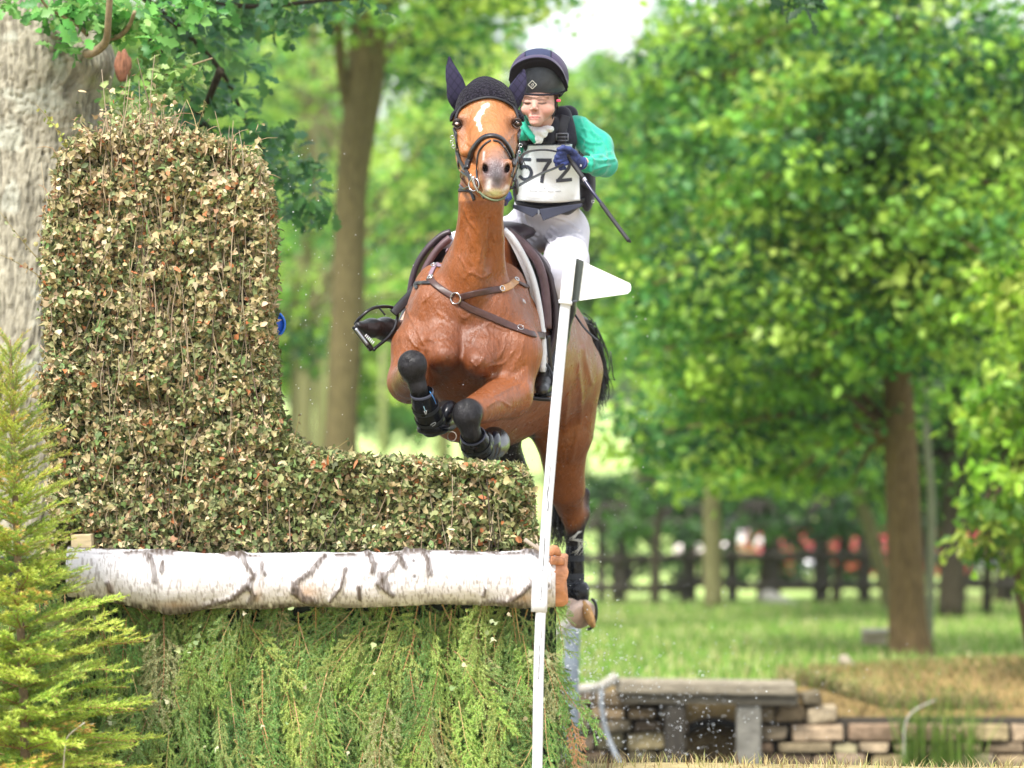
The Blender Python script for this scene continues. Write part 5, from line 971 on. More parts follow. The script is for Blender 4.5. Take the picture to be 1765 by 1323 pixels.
# ear bonnet: fabric shell over the poll + two quilted ear covers
crn = np.interp(pj[:, 0], [780, 786, 795, 810, 838, 862, 880, 890, 897], [215, 200, 188, 176, 168.5, 172, 182, 194, 214])
sel = (pj[:, 1] < crn) & (HV[:, 1] < 16.05) & (HV[:, 2] > P(0, 215, 16)[2])
fs = HF[sel[HF].all(1)]; ui, inv = np.unique(fs, return_inverse=True); BV = HV[ui] + HN[ui] * .006; bc = proj(BV)
bon_m = mat("bonnet_crochet", (.022, .020, .032), rough=.9, spec=.1, sheen=.05)
t_ = bon_m.node_tree; vo = t_.nodes.new("ShaderNodeTexVoronoi"); vo.inputs["Scale"].default_value = 105; tcn = t_.nodes.new("ShaderNodeTexCoord"); t_.links.new(tcn.outputs["Object"], vo.inputs["Vector"]); bp_ = t_.nodes.new("ShaderNodeBump"); bp_.inputs["Distance"].default_value = .006; bp_.invert = True
t_.links.new(vo.outputs["Distance"], bp_.inputs["Height"]); t_.links.new(bp_.outputs[0], t_.nodes["Principled BSDF"].inputs["Normal"])
rmp = t_.nodes.new("ShaderNodeValToRGB"); rmp.color_ramp.elements[0].color = (.024, .021, .034, 1); rmp.color_ramp.elements[0].position = .15; rmp.color_ramp.elements[1].color = (.008, .007, .012, 1); rmp.color_ramp.elements[1].position = .55
t_.links.new(vo.outputs["Distance"], rmp.inputs[0]); t_.links.new(rmp.outputs[0], t_.nodes["Principled BSDF"].inputs["Base Color"])
bonnet = mk("ear_bonnet", BV, inv.reshape(-1, 4), bon_m, horse); bonnet['label'] = "black crocheted ear bonnet with quilted ear covers"
sm_ = bonnet.modifiers.new("solid", 'SOLIDIFY'); sm_.thickness = .005; sm_.offset = 1
V, F = strap(HS, [(785, 214), (789, 198), (797, 187), (811, 176.5), (838, 169), (861, 172.5), (878, 182), (888, 194), (894, 212)], 4.5, .006, .004, 15.8, 44); mk("bonnet_trim", V, F, mat("trim_black", (.01, .01, .014), rough=.7), bonnet)
quilt = mat("quilt_navy", (.050, .042, .095), rough=.8, spec=.15, sheen=.05)
t_ = quilt.node_tree; tcn = t_.nodes.new("ShaderNodeTexCoord"); hs = []
for ang in (40, -35):
    mpn = t_.nodes.new("ShaderNodeMapping"); mpn.inputs["Rotation"].default_value = (0, R(ang), 0); wvn = t_.nodes.new("ShaderNodeTexWave"); wvn.inputs["Scale"].default_value = 13; wvn.wave_profile = 'TRI'; t_.links.new(tcn.outputs["Object"], mpn.inputs[0]); t_.links.new(mpn.outputs[0], wvn.inputs["Vector"]); pw = t_.nodes.new("ShaderNodeMath"); pw.operation = 'GREATER_THAN'; pw.inputs[1].default_value = .13; t_.links.new(wvn.outputs["Fac"], pw.inputs[0]); hs.append(pw)
mn = t_.nodes.new("ShaderNodeMath"); mn.operation = 'MINIMUM'; t_.links.new(hs[0].outputs[0], mn.inputs[0]); t_.links.new(hs[1].outputs[0], mn.inputs[1]); bp_ = t_.nodes.new("ShaderNodeBump"); bp_.inputs["Distance"].default_value = .003; t_.links.new(mn.outputs[0], bp_.inputs["Height"]); t_.links.new(bp_.outputs[0], t_.nodes["Principled BSDF"].inputs["Normal"])
mc = t_.nodes.new("ShaderNodeMix"); mc.data_type = 'RGBA'; mc.inputs[6].default_value = (.010, .009, .024, 1); mc.inputs[7].default_value = (.024, .021, .048, 1); t_.links.new(mn.outputs[0], mc.inputs[0]); t_.links.new(mc.outputs[2], t_.nodes["Principled BSDF"].inputs["Base Color"])
def ear(pts, ws, Y0, s):
    c_ = spline([P(x, y, Y0 + dy) for x, y, dy in pts], 26); w_ = rp(spline(np.array(ws, float)[:, None], 26)[:, 0], Y0); V, F = tube(c_, w_, 24, rd=np.maximum(w_ * .55, .003), side=(1, 0, 0))
    d = V - np.repeat(c_, 24, 0); fl = (V[:, 1] < np.repeat(c_[:, 1], 24)); V[:, 1] += fl * .012 * np.exp(-(d[:, 0] / .02) ** 2); V = V + d * (fbm(V, 20) - .5)[:, None] * .25; return mk("ear_cover", V, F, quilt, bonnet)
ear([(800, 186, .02), (790, 168, 0), (784, 140, -.01), (777, 117, -.01), (774, 97, 0)], [15, 18.5, 15.5, 9, 1.5], 15.87, -1)
ear([(874, 190, .02), (882, 172, 0), (891, 154, -.01), (898, 137, -.01), (903, 119, 0)], [15, 17.5, 15.5, 10.5, 2], 15.87, 1)

# ------------------------------------------------------------------ tack
leather = mat("brown_leather", (.06, .03, .028), rough=.38, spec=.35, noise=40, amp=.3, bump=[(150, .0006)]); blackl = mat("black_leather", (.018, .017, .021), rough=.35, spec=.55, noise=40, amp=.3, bump=[(150, .0006)]); tanl = mat("tan_leather", (.45, .24, .11), rough=.5, noise=60, amp=.2)
steel = mat("steel", (.6, .6, .62), rough=.2, metal=1)
bp = thing("breastplate", "dark brown leather breastplate with a steel ring on the horse's chest", "breastplate", P(787, 514, 15.85))
def st(name, pts, wp, m, par, su=None, th=.0045, off=.001, Y=16, n=40): V, F = strap(su or HS, pts, wp, th, off, Y, n); return mk(name, V, F, m, par)
st("left_strap" if 0 else "shoulder_strap", [(740, 480), (752, 492), (768, 503), (782, 511)], 12, leather, bp, Y=16.0); st("shoulder_strap", [(794, 512), (820, 505), (848, 500), (866, 498)], 12, leather, bp, Y=15.95)
st("buckle_tab", [(862, 499), (876, 494), (890, 484)], 13, tanl, bp, Y=16.0); s3 = st("girth_strap", [(792, 520), (812, 532), (850, 548), (890, 566), (920, 577), (950, 578)], 13, leather, bp, Y=16.05)
st("loose_end", [(742, 488), (725, 488), (708, 490)], 7, blackl, bp, Y=16.1); st("point_strap", [(888, 484), (902, 492), (918, 496), (930, 503)], 8, leather, bp, Y=16.2)
st("upper_strap", [(772, 432), (758, 448), (748, 462), (741, 478)], 8, mat("mauve_leather", (.22, .15, .2), rough=.4), bp, Y=16.15)
for (x, y, r_, t2, nm) in ((787, 514, 9.5, .0032, "ring"), (743, 480, 6, .004, "buckle"), (864, 498, 6, .002, "buckle"), (889, 483, 5, .003, "buckle"), (934, 501, 5.5, .002, "buckle"), (896, 566, 7, .0015, "keeper"), (748, 459, 6, .0025, "buckle")):
    p_, nn = HS.ray(x, y, 16); V, F = torus(p_ + nn * .009, rp(r_ * (1 if nm == 'ring' else .75), 16), t2, nn); mk(nm, V, F, steel, bp)
br_ = thing("bridle", "black leather bridle with a padded grackle noseband, steel bit and reins", "bridle", P(846, 240, 15.6))
V, F = strap(HS, [(806, 292), (810, 272), (818, 256), (832, 240), (847, 235.5), (862, 240), (874, 254), (881, 270), (883, 284)], 9.5, .010, .001, 15.6, 50); mk("noseband", V, F, blackl, br_)
st("noseband_flash", [(846, 243), (836, 250), (827, 262), (824, 280), (823, 305), (827, 330), (836, 340)], 3.6, blackl, br_, Y=15.55); st("noseband_flash", [(850, 243), (860, 246), (870, 258), (878, 272)], 3.6, blackl, br_, Y=15.55)
st("cheekpiece", [(784, 220), (783, 238), (787, 258), (797, 282), (808, 300), (812, 312)], 6.5, blackl, br_, Y=15.72); st("cheekpiece", [(895, 222), (895, 240), (892, 262), (885, 285), (880, 305)], 6.5, blackl, br_, Y=15.72)
st("side_strap", [(780, 232), (781, 262), (789, 285), (800, 298), (812, 305)], 4.5, blackl, br_, Y=15.76); st("side_strap", [(898, 232), (897, 262), (890, 290), (883, 312)], 4.5, blackl, br_, Y=15.76)
st("throat_lash", [(789, 327), (800, 328), (812, 330), (818, 345)], 6, blackl, br_, Y=15.85, n=20); st("chin_strap", [(790, 275), (794, 300), (806, 322), (824, 340)], 3, mat("tan_strap", (.3, .16, .08), rough=.5), br_, Y=15.72)
for (x, y, w_, h_) in ((780, 236, 6, 4), (779, 244, 5, 3), (782, 252, 6, 4), (897, 250, 6, 4), (895, 262, 5, 3), (800, 292, 7, 4), (804, 300, 6, 4)):
    V, F = torus(P(x, y, 15.70), rp(w_ * .5, 15.7), .0014, (0, 1, 0), 14, 6, 1); mk("buckle", V, F, mat("buckle_steel", (.5, .5, .53), rough=.25, metal=1), br_)
for pts in ([(811, 300), (815, 312), (821, 326)], [(815, 304), (819, 318), (825, 332)]):
    V, F = tube(spline([P(x, y, 15.56) for x, y in pts], 10), np.full(10, .0045), 8); mk("bit_cheek", V, F, steel, br_)
V, F = torus(P(817, 318, 15.575), rp(11, 15.6), .0032, (.75, 1, 0)); mk("bit_ring", V, F, steel, br_)
V, F = tube(spline([P(826, 330, 15.50), P(838, 340, 15.46), P(853, 345, 15.455), P(868, 341, 15.46), P(877, 328, 15.49)], 16), np.full(16, .0042), 8); mk("curb_strap", V, F, mat("curb_green", (.10, .13, .07), rough=.5), br_)
V, F = tube([P(891, 322, 15.585), P(891, 322, 15.60)], [rp(10, 15.6)] * 2, 22, side=(0, 0, 1), rd=rp(5, 15.6)); V, F = sphere(P(891, 322, 15.6), (rp(3.6, 15.6), .03, rp(14, 15.6)), 18, 12); mk("bit_ring", V, F, mat("rubber_ring", (.03, .03, .035), rough=.4), br_)
V, F = tube([P(878, 324, 15.56), P(890, 322, 15.6)], [.006, .006], 8); mk("bit_end", V, F, blackl, br_)
V, F = tube(spline([P(891, 321, 15.6), P(930, 300, 15.85), P(955, 290, 16.05), P(977, 279, 16.2)], 24), np.full(24, .0075), 8, rd=.004); rn = mk("rein", V, F, blackl, br_)
V, F = tube(spline([P(898, 282, 15.78), P(900, 268, 15.9), P(915, 260, 16.05), P(940, 258, 16.12), P(962, 262, 16.18), P(974, 270, 16.2)], 26), np.full(26, .0085), 8, rd=.004); mk("rein", V, F, blackl, br_)
V, F = tube(spline([P(896, 262, 15.74), P(902, 276, 15.73), P(908, 291, 15.73)], 10), np.full(10, .002), 6); mk("strap_end", V, F, blackl, br_)
V, F = tube(spline([P(812, 320, 15.6), P(800, 325, 15.75), P(798, 318, 15.95), P(860, 330, 16.28)], 20), np.full(20, .007), 8, rd=.004); mk("rein", V, F, blackl, br_)

# saddle
sad = thing("saddle", "dark brown jumping saddle over a white pad with iron stirrups", "saddle", P(860, 430, 16.8))
def sheet(name, pts, Y, dirv, th, m, par, edge=True, n=30, bulge=0):
    c_ = spline([P(x, y, Y) for x, y in pts], n); T, S2, B = frames(c_); nrm_ = N3(np.cross(T, N3(np.array(dirv))))
    m2 = 10; V = []
    for side in (0, 1):
        for j in range(m2): t = j / (m2 - 1); V.append(c_ + np.array(dirv) * t + nrm_ * (th * side + bulge * math.sin(t * math.pi)))
    V = np.array(V).reshape(-1, 3); F = []
    for s in (0, 1):
        for j in range(m2 - 1):
            for i in range(n - 1): a = (s * m2 + j) * n + i; F.append((a, a + 1, a + n + 1, a + n) if s else (a, a + n, a + n + 1, a + 1))
    o_ = m2 * n
    for i in range(n - 1): F.append((i, i + 1, o_ + i + 1, o_ + i)); a = (m2 - 1) * n + i; F.append((a, o_ + a, o_ + a + 1, a + 1))
    for j in range(m2 - 1): a = j * n; F.append((a, o_ + a, o_ + a + n, a + n)); a = j * n + n - 1; F.append((a, a + n, o_ + a + n, o_ + a))
    ob = mk(name, V, F, m, par)
    if edge: V, F = tube(c_ + nrm_ * th * .5, np.full(n, th * .9), 8); mk("piping", V, F, m, ob)
    return ob
padw = mat("pad_white", (.74, .77, .84), rough=.9, noise=60, amp=.06, bump=[(90, .002)]); flapm = mat("flap_leather", (.035, .022, .03), rough=.42, noise=14, amp=.5); flap2 = mat("flap_inner", (.11, .06, .07), rough=.45, noise=14, amp=.4)
back = (.03, .42, -.02)
sheet("saddle_pad", [(866, 398), (880, 412), (897, 440), (912, 475), (922, 515), (929, 560), (932, 600), (930, 640)], 16.28, back, .02, padw, sad, edge=False, bulge=.004)
sheet("saddle_pad", [(866, 400), (878, 418), (893, 448), (907, 482), (917, 520), (923, 560), (925, 600)], 16.30, back, .022, padw, sad, edge=False, bulge=.004)
sheet("saddle_flap", [(869, 396), (885, 405), (905, 425), (930, 450), (946, 480), (954, 520), (955, 560), (950, 590), (942, 615)], 16.36, (.03, .38, -.02), .014, flapm, sad, bulge=.012)
sheet("knee_roll", [(872, 402), (890, 416), (908, 434), (924, 456), (934, 490), (938, 530), (939, 565)], 16.33, (.02, .2, -.02), .02, flap2, sad, bulge=.012)
sheet("saddle_flap", [(778, 402), (764, 407), (748, 420), (734, 436), (722, 455), (714, 478), (710, 502), (708, 530), (706, 552)], 16.36, (.0, .38, -.02), -.014, flapm, sad, bulge=-.012)
sheet("knee_roll", [(778, 412), (766, 422), (755, 434), (744, 450), (735, 468), (730, 490)], 16.32, (.0, .2, -.02), -.016, flap2, sad, bulge=-.01)
V, F = tube(spline([P(830, 418, 16.45), P(850, 400, 16.6), P(880, 400, 16.95), P(890, 385, 17.15)], 14), [.10, .11, .12, .13, .14, .15, .15, .15, .15, .15, .14, .12, .1, .06], 16, rd=np.full(14, .045), side=(1, 0, 0)); mk("seat", V, F, flapm, sad)
# stirrups
blm = mat("stirrup_black", (.018, .018, .022), rough=.3, metal=.3, spec=.6)
def loopt(name, pts, r_, m, par, n=40, seg=8, rd=None): c_ = spline([P(*p) for p in pts], n); V, F = tube(c_, np.full(n, r_), seg, rd=rd); return mk(name, V, F, m, par)
si = loopt("stirrup_iron", [(612, 558, 16.08), (620, 548, 16.06), (640, 532, 16.07), (664, 528, 16.14), (681, 532, 16.2), (685, 545, 16.2), (680, 565, 16.17), (668, 582, 16.14), (650, 597, 16.1), (644, 603, 16.08)], .0068, blm, sad)
loopt("stirrup_tread", [(610, 562, 16.02), (616, 570, 16.02), (628, 586, 16.02), (640, 602, 16.03)], .012, blm, sad, n=16, rd=.025); loopt("tread_plate", [(613, 566, 15.995), (622, 578, 15.995), (634, 594, 15.998)], .006, mat("tread_steel", (.42, .45, .5), rough=.3, metal=.8), sad, n=10)
for k in range(6): x = 632 + k * 2.6; loopt("grip_stud", [(x, 576 + k * 2.4, 16.0), (x - 3, 580 + k * 2.6, 15.99)], .0022, mat("stud_pale", (.55, .55, .58), rough=.3), sad, n=4, seg=5)
V, F = tube(spline([P(678, 540, 16.17), P(692, 525, 16.2), P(708, 508, 16.26), P(716, 496, 16.3)], 14), np.full(14, .004), 8, rd=.019, side=(0, 1, 0)); mk("stirrup_leather", V, F, blackl, sad)
loopt("leather_end", [(649, 526, 16.1), (656, 533, 16.1), (664, 543, 16.1)], .004, blm, sad, n=8)
loopt("stirrup_leather", [(936, 585, 16.32), (925, 620, 16.3), (918, 645, 16.26), (916, 665, 16.24)], .012, leather, sad, n=14, rd=.004)
loopt("girth_strap", [(945, 578, 16.3), (946, 600, 16.32), (950, 640, 16.35)], .008, blackl, sad, n=10, rd=.003); loopt("girth_strap", [(938, 582, 16.3), (940, 605, 16.3), (944, 625, 16.34)], .0022, mat("pale_cord", (.45, .4, .42), rough=.5), sad, n=10)
loopt("stirrup_tread", [(914, 685, 16.2), (932, 687, 16.2), (950, 688, 16.2)], .009, blm, sad, n=8, rd=.03); loopt("stirrup_iron", [(914, 685, 16.22), (913, 660, 16.25), (925, 625, 16.3), (945, 632, 16.32), (954, 660, 16.27), (953, 688, 16.22)], .006, blm, sad)
loopt("loose_strap_end", [(978, 520, 16.5), (990, 540, 16.48), (1005, 562, 16.45), (1017, 575, 16.44), (1031, 587, 16.43)], .0045, blackl, sad, n=20, rd=.0025)

# ------------------------------------------------------------------ rider
rider = thing("person", "rider in teal shirt, black body protector and white breeches leaning behind the horse's head", "person", P(935, 400, 16.85))
skin_m = mat("skin", vcol=True, rough=.62, spec=.22, sss=.25, noise=60, amp=.05, bump=[(220, .0006)])
def parts_mesh(fn, lo, hi, h, it=2):
    s = SDF(np.minimum(lo, hi), np.maximum(lo, hi), h); fn(s); V, F = s.mesh(); V = lap(V, F, it, .4); return V, F
def fbody(s):     # the whole figure under the clothes, one surface
    s.ell(P(946, 270, 16.64), (.125, .10, .15), .05); s.ell(P(944, 345, 16.74), (.10, .07, .11), .05); s.ell(P(940, 392, 16.88), (.11, .07, .08), .04)
    s.cap(P(932, 190, 16.42), P(942, 240, 16.55), .046, .05, .03); s.cap(P(905, 225, 16.55), P(990, 225, 16.56), .04, .04, .04)
    s.chain([P(1000, 228, 16.56), P(1046, 282, 16.44), P(1008, 282, 16.25), P(990, 275, 16.2)], [.045, .035, .022, .022], .015)
    s.chain([P(893, 226, 16.56), P(860, 300, 16.5), P(864, 335, 16.32)], [.045, .035, .024], .015)
    s.chain([P(978, 400, 16.82), P(973, 490, 16.42), P(960, 570, 16.48), P(944, 645, 16.40), P(935, 668, 16.26)], [.065, .038, .034, .02, .016], .02)
    s.chain([P(900, 400, 16.85), P(775, 430, 16.55), P(728, 510, 16.52), P(690, 568, 16.33), P(620, 561, 16.08)], [.065, .036, .034, .02, .01], .02)
    s.ell(P(929, 160, 16.43), (.06, .07, .08), .02)
BV1, BF1 = parts_mesh(fbody, P(600, 700, 16.95) + [0, .1, 0], P(1080, 120, 16.0) - [0, .05, 0], .0075)
def fhead(s):
    s.ell(P(930, 150, 16.43), (.072, .09, .095), .02); s.ell(P(928, 177, 16.385), (.064, .07, .070), .02)
    s.cap(P(928, 186, 16.385), P(924, 205, 16.345), .055, .030, .02); s.ell(P(908, 188, 16.340), (.024, .018, .022), .02); s.ell(P(944, 188, 16.345), (.028, .02, .024), .02)
    s.cap(P(930, 190, 16.44), P(942, 245, 16.55), .048, .052, .03); s.ell(P(921, 211, 16.322), (.018, .014, .012), .012)
    s.ell(P(909, 174, 16.300), (.015, .012, .009), .012, sub=True) if 0 else None; s.ell(P(921, 174, 16.30), (.032, .010, .010), .012, sub=True)
    s.cap(P(903, 167, 16.328), P(943, 167, 16.328), .006, .006, .012)
    s.ell(P(909, 175, 16.326), (.013, .012, .008), .006); s.ell(P(933, 175, 16.326), (.0135, .012, .008), .006)
    s.cap(P(921.5, 168, 16.328), P(921, 185, 16.304), .008, .0098, .018); s.ell(P(915, 188, 16.307), (.006, .008, .005), .007); s.ell(P(925.6, 188, 16.308), (.006, .008, .005), .007)
    s.ell(P(916.8, 191, 16.285), (.003, .004, .0022), .003, sub=True); s.ell(P(923.5, 191, 16.286), (.003, .004, .0022), .003, sub=True)
    s.ell(P(921, 200.3, 16.319), (.021, .012, .005), .010); s.ell(P(921, 204.3, 16.320), (.018, .012, .006), .010); s.cap(P(912, 202.2, 16.309), P(930, 202, 16.310), .0008, .0008, .003, sub=True)
    s.cap(P(908.5, 190, 16.316), P(906, 199, 16.325), .0018, .0018, .008, sub=True); s.cap(P(933, 190, 16.316), P(937, 199, 16.325), .0018, .0018, .008, sub=True)
HV1, HF1 = parts_mesh(fhead, P(880, 250, 16.6), P(985, 95, 16.25), .0024)
def union(a, b):
    oa, ob = mk("tmp_a", a[0], a[1], skin_m), mk("tmp_b", b[0], b[1], skin_m); m = oa.modifiers.new("u", 'BOOLEAN'); m.operation = 'UNION'; m.solver = 'EXACT'; m.object = ob
    me = oa.evaluated_get(bpy.context.evaluated_depsgraph_get()).data; V = np.zeros(len(me.vertices) * 3, np.float32); me.vertices.foreach_get("co", V); F = [tuple(p.vertices) for p in me.polygons]; V = V.reshape(-1, 3).astype(float)
    for o in (oa, ob): bpy.data.objects.remove(o)
    return V, F
V, F = union((BV1, BF1), (HV1, HF1)); pj = proj(V); Yv = V[:, 1]
c = np.tile(np.array([.52, .31, .25]), (len(V), 1)) * (.93 + .14 * fbm(V, 50, 2)[:, None]); fr_ = (Yv < 16.37)
def tint(c, d, r, colr, a): k = (np.exp(-(d / r) ** 2) * fr_ * a)[:, None]; return c * (1 - k) + np.array(colr) * k
for x, y, r_, a_ in ((908, 191, 9, .28), (943, 191, 10, .28), (920, 187, 4, .3), (921, 211, 6, .15)): c = tint(c, np.hypot(pj[:, 0] - x, pj[:, 1] - y), r_, (.68, .25, .2), a_)
c = tint(c, segd(pj, [(911.5, 202.2), (921, 202.3), (931, 202)]), .9, (.20, .06, .055), .85); c = tint(c, segd(pj, [(914, 200.8), (921, 199.8), (928, 200.6)]), 1.5, (.46, .15, .14), .8); c = tint(c, segd(pj, [(914, 203.8), (920, 204.6), (927, 203.6)]), 1.9, (.50, .19, .17), .75)
for pl in ([(902, 168), (909, 166), (916, 168)], [(927, 168), (936, 166), (945, 168.5)]): c = tint(c, segd(pj, pl), 1.5, (.13, .075, .05), .75)
for pl in ([(903, 177), (909, 178.6), (915, 177.4)], [(928, 177.4), (934, 178.6), (941, 177)]): c = tint(c, segd(pj, pl), 1.4, (.05, .03, .025), .95)
for pl in ([(903, 172.6), (909, 170.8), (915, 172.2)], [(928, 172.2), (934, 170.8), (941, 172.6)]): c = tint(c, segd(pj, pl), 1.0, (.34, .17, .13), .7)
c = tint(c, segd(pj, [(905, 183), (911, 183.5)]), 1.2, (.45, .26, .22), .35); c = tint(c, segd(pj, [(930, 183.5), (938, 183)]), 1.2, (.45, .26, .22), .35)
for x in (916.8, 923.5): c = tint(c, np.hypot(pj[:, 0] - x, pj[:, 1] - 191), 1.3, (.2, .08, .07), .8)
body_r = mk("body", V, F, skin_m, rider, cols=c)
hairm = mat("hair_brown", (.06, .03, .018), rough=.5)
hr = []
for k in range(60): x = 957.5 + rng.uniform(-1.5, 4); hr.append(tube(spline([P(x, 158, 16.38), P(x + 1, 168, 16.37 + rng.uniform(0, .03)), P(x - 1, 178, 16.39), P(x + rng.normal(0, 1), 186, 16.41)], 6), np.full(6, .0016), 4))
V, F = catF(hr); mk("hair", V, F, hairm, rider)
# shirt
tealm = mat("shirt_teal", (.012, .34, .23), rough=.6, spec=.3, sheen=.2, noise=12, amp=.14, bump=[(26, .006), (300, .0005)])
def fshirt(s):
    s.ell(P(946, 268, 16.64), (.13, .105, .15), .05); s.cap(P(908, 222, 16.54), P(990, 222, 16.56), .042, .045, .04); s.cap(P(910, 205, 16.47), P(903, 230, 16.47), .018, .03, .02)
    s.chain([P(998, 226, 16.57), P(1030, 252, 16.51), P(1043, 282, 16.44)], [.062, .058, .050], .03); s.chain([P(1043, 284, 16.43), P(1028, 284, 16.34), P(1012, 283, 16.26)], [.046, .042, .034], .02)
    s.chain([P(893, 224, 16.57), P(860, 300, 16.5), P(863, 332, 16.34)], [.058, .046, .034], .03)
    s.cap(P(931, 175, 16.36), P(931, 214, 16.38), .044, .036, .015, sub=True)
V, F = parts_mesh(fshirt, P(830, 345, 16.8), P(1080, 180, 16.2), .0042)
N_ = vnorm(V, F); pj = proj(V); D = np.zeros(len(V))
for pl in ([(1000, 205), (1012, 232), (1008, 250)], [(1012, 210), (1026, 236), (1024, 262)], [(1028, 232), (1040, 250), (1046, 275)], [(1010, 262), (1030, 268), (1052, 262)], [(1016, 272), (1036, 276), (1058, 274)], [(1014, 296), (1030, 290), (1050, 284)], [(1018, 266), (1022, 280), (1018, 294)], [(1002, 235), (1015, 245), (1035, 246)], [(1004, 222), (1018, 226), (1034, 236)]):
    dd = segd(pj, spline(np.array(pl, float), 14)); D += np.exp(-(dd / 2.2) ** 2) * .0038 - np.exp(-((dd - 5) / 3) ** 2) * .002
V = V + N_ * D[:, None]; shirt = mk("shirt", V, F, tealm, rider); SS = Surf(V, F)
mkp = mat("mark_mint", (.35, .62, .55), rough=.6)
for pl in ([(1018, 217), (1020, 223)], [(1024, 217), (1026, 223)], [(1019, 220), (1025, 220)]): smark(pl, 1.5, shirt, mkp, "sleeve_mark", SS)
for i in range(5): smark([(1017 + i * 2.6, 227), (1018.6 + i * 2.6, 227)], 1.1, shirt, mkp, "sleeve_mark", SS)
smark([(985, 220), (989, 230), (993, 238)], .9, shirt, mkp, "sleeve_mark", SS)
V, F = torus(P(1010.5, 283, 16.255), .030, .0045, N3(P(1028, 284, 16.34) - P(1008, 283, 16.24)), 26, 8); mk("cuff", V, F, tealm, shirt)
# stock tie
V, F = parts_mesh(lambda s: (s.ell(P(929, 229, 16.415), (.034, .034, .022), .01), s.ell(P(914, 222, 16.425), (.022, .03, .012), .008), s.ell(P(944, 222, 16.43), (.024, .036, .013), .008), s.ell(P(927, 240, 16.41), (.020, .026, .022), .008)), P(900, 250, 16.5), P(965, 200, 16.33), .003)
V = V + vnorm(V, F) * ((fbm(V, 60, 3) - .5) * .012)[:, None]; V2, F2 = tube(spline([P(899, 200, 16.46), P(903, 215, 16.40), P(914, 232, 16.39), P(924, 243, 16.40)], 16), np.full(16, .014), 10, rd=.008); mk("collar", V2, F2, tealm, shirt)
mk("stock_tie", V, F, mat("tie_white", (.78, .78, .8), rough=.85, bump=[(60, .004)]), rider)
# body protector
vestm = mat("vest_black", (.018, .017, .027), rough=.8, spec=.2, noise=40, amp=.25, bump=[(60, .002)], sheen=.15)
def fvest(s):
    s.ell(P(946, 262, 16.62), (.150, .135, .13), .04); s.ell(P(946, 328, 16.66), (.148, .135, .12), .05)
    s.cap(P(908, 205, 16.53), P(903, 245, 16.50), .028, .032, .03); s.cap(P(968, 200, 16.53), P(978, 240, 16.50), .042, .046, .03); s.cap(P(910, 205, 16.6), P(980, 198, 16.62), .04, .04, .04)
    s.ell(P(1012, 318, 16.70), (.035, .10, .11), .02)
    s.cap(P(952, 214, 16.47), P(944, 236, 16.46), .030, .030, .03); s.cap(P(930, 175, 16.38), P(928, 224, 16.40), .048, .026, .015, sub=True); s.ell(P(1014, 240, 16.56), (.060, .10, .075), .02, sub=True); s.ell(P(886, 245, 16.55), (.045, .10, .07), .02, sub=True)
    s.ell(P(945, 412, 16.62), (.22, .25, .105), .01, sub=True)
V, F = parts_mesh(fvest, P(860, 400, 16.95), P(1035, 170, 16.35), .0045); vest = mk("body_protector", V, F, vestm, rider); VS = Surf(V, F)
webm = mat("webbing", (.018, .017, .024), rough=.6, noise=80, amp=.3)
def vs(nm, pl, wp, m, th=.004, off=.002, par=vest, n=20): V, F = strap(VS, pl, wp, th, off, 16.5, n); return mk(nm, V, F, m, par)
vs("shoulder_strap", [(903, 205), (902, 225), (903, 250)], 11, webm); vs("shoulder_strap", [(974, 200), (969, 222), (969, 252)], 18, webm); vs("zip", [(927, 236), (929, 250)], 4, mat("zip_grey", (.12, .12, .14), rough=.4, metal=.5))
for (x, y, hw, hh) in ((904, 237, 7, 5), (969, 236, 10, 6)):
    c0 = np.array([VS.ray(a, b, 16.5)[0] + np.array([0, -.009, 0]) for a, b in ((x - hw, y - hh), (x + hw, y - hh), (x + hw, y + hh), (x - hw, y + hh), (x - hw, y - hh))]); prt = [tube(c0[i:i + 2], [.0028, .0028], 6) for i in range(4)] + [tube([(c0[0] + c0[3]) / 2, (c0[1] + c0[2]) / 2], [.002, .002], 6)]
    V, F = catF(prt); mk("buckle", V, F, mat("buckle_grey", (.22, .22, .26), rough=.35, metal=.4), vest)
# number bib lying on the front of the protector
nu_, nv_ = 40, 30; gu, gv = np.meshgrid(np.linspace(0, 1, nu_), np.linspace(0, 1, nv_), indexing='ij')
def bibpx(u, v): return 889 + 110 * u + 1.5 * v, 249 + 96 * v - 1.0 * u * (1 - v) + 7 * math.sin(math.pi * 1) * 0 + (4 * np.sin(np.pi * u)) * v
BX, BY = bibpx(gu, gv); G = np.array([[VS.ray(BX[i, j], BY[i, j], 16.45)[0] for j in range(nv_)] for i in range(nu_)])
for q in range(12): G[1:-1] = .5 * G[1:-1] + .25 * (G[:-2] + G[2:]); G[:, 1:-1] = .5 * G[:, 1:-1] + .25 * (G[:, :-2] + G[:, 2:])
Yg = np.minimum(G[..., 1], np.median(G[..., 1]) + .04) - .020; Gp = np.array([[P(BX[i, j], BY[i, j], Yg[i, j]) for j in range(nv_)] for i in range(nu_)])
def bib(u, v, lift=0):
    u = np.clip(np.asarray(u, float), 0, 1) * (nu_ - 1); v = np.clip(np.asarray(v, float), 0, 1) * (nv_ - 1); i = np.minimum(u.astype(int), nu_ - 2); j = np.minimum(v.astype(int), nv_ - 2); a = (u - i)[..., None]; b = (v - j)[..., None]
    return Gp[i, j] * (1 - a) * (1 - b) + Gp[i + 1, j] * a * (1 - b) + Gp[i, j + 1] * (1 - a) * b + Gp[i + 1, j + 1] * a * b - np.array([0, lift, 0])
Fb = [(i * nv_ + j, (i + 1) * nv_ + j, (i + 1) * nv_ + j + 1, i * nv_ + j + 1) for i in range(nu_ - 1) for j in range(nv_ - 1)]
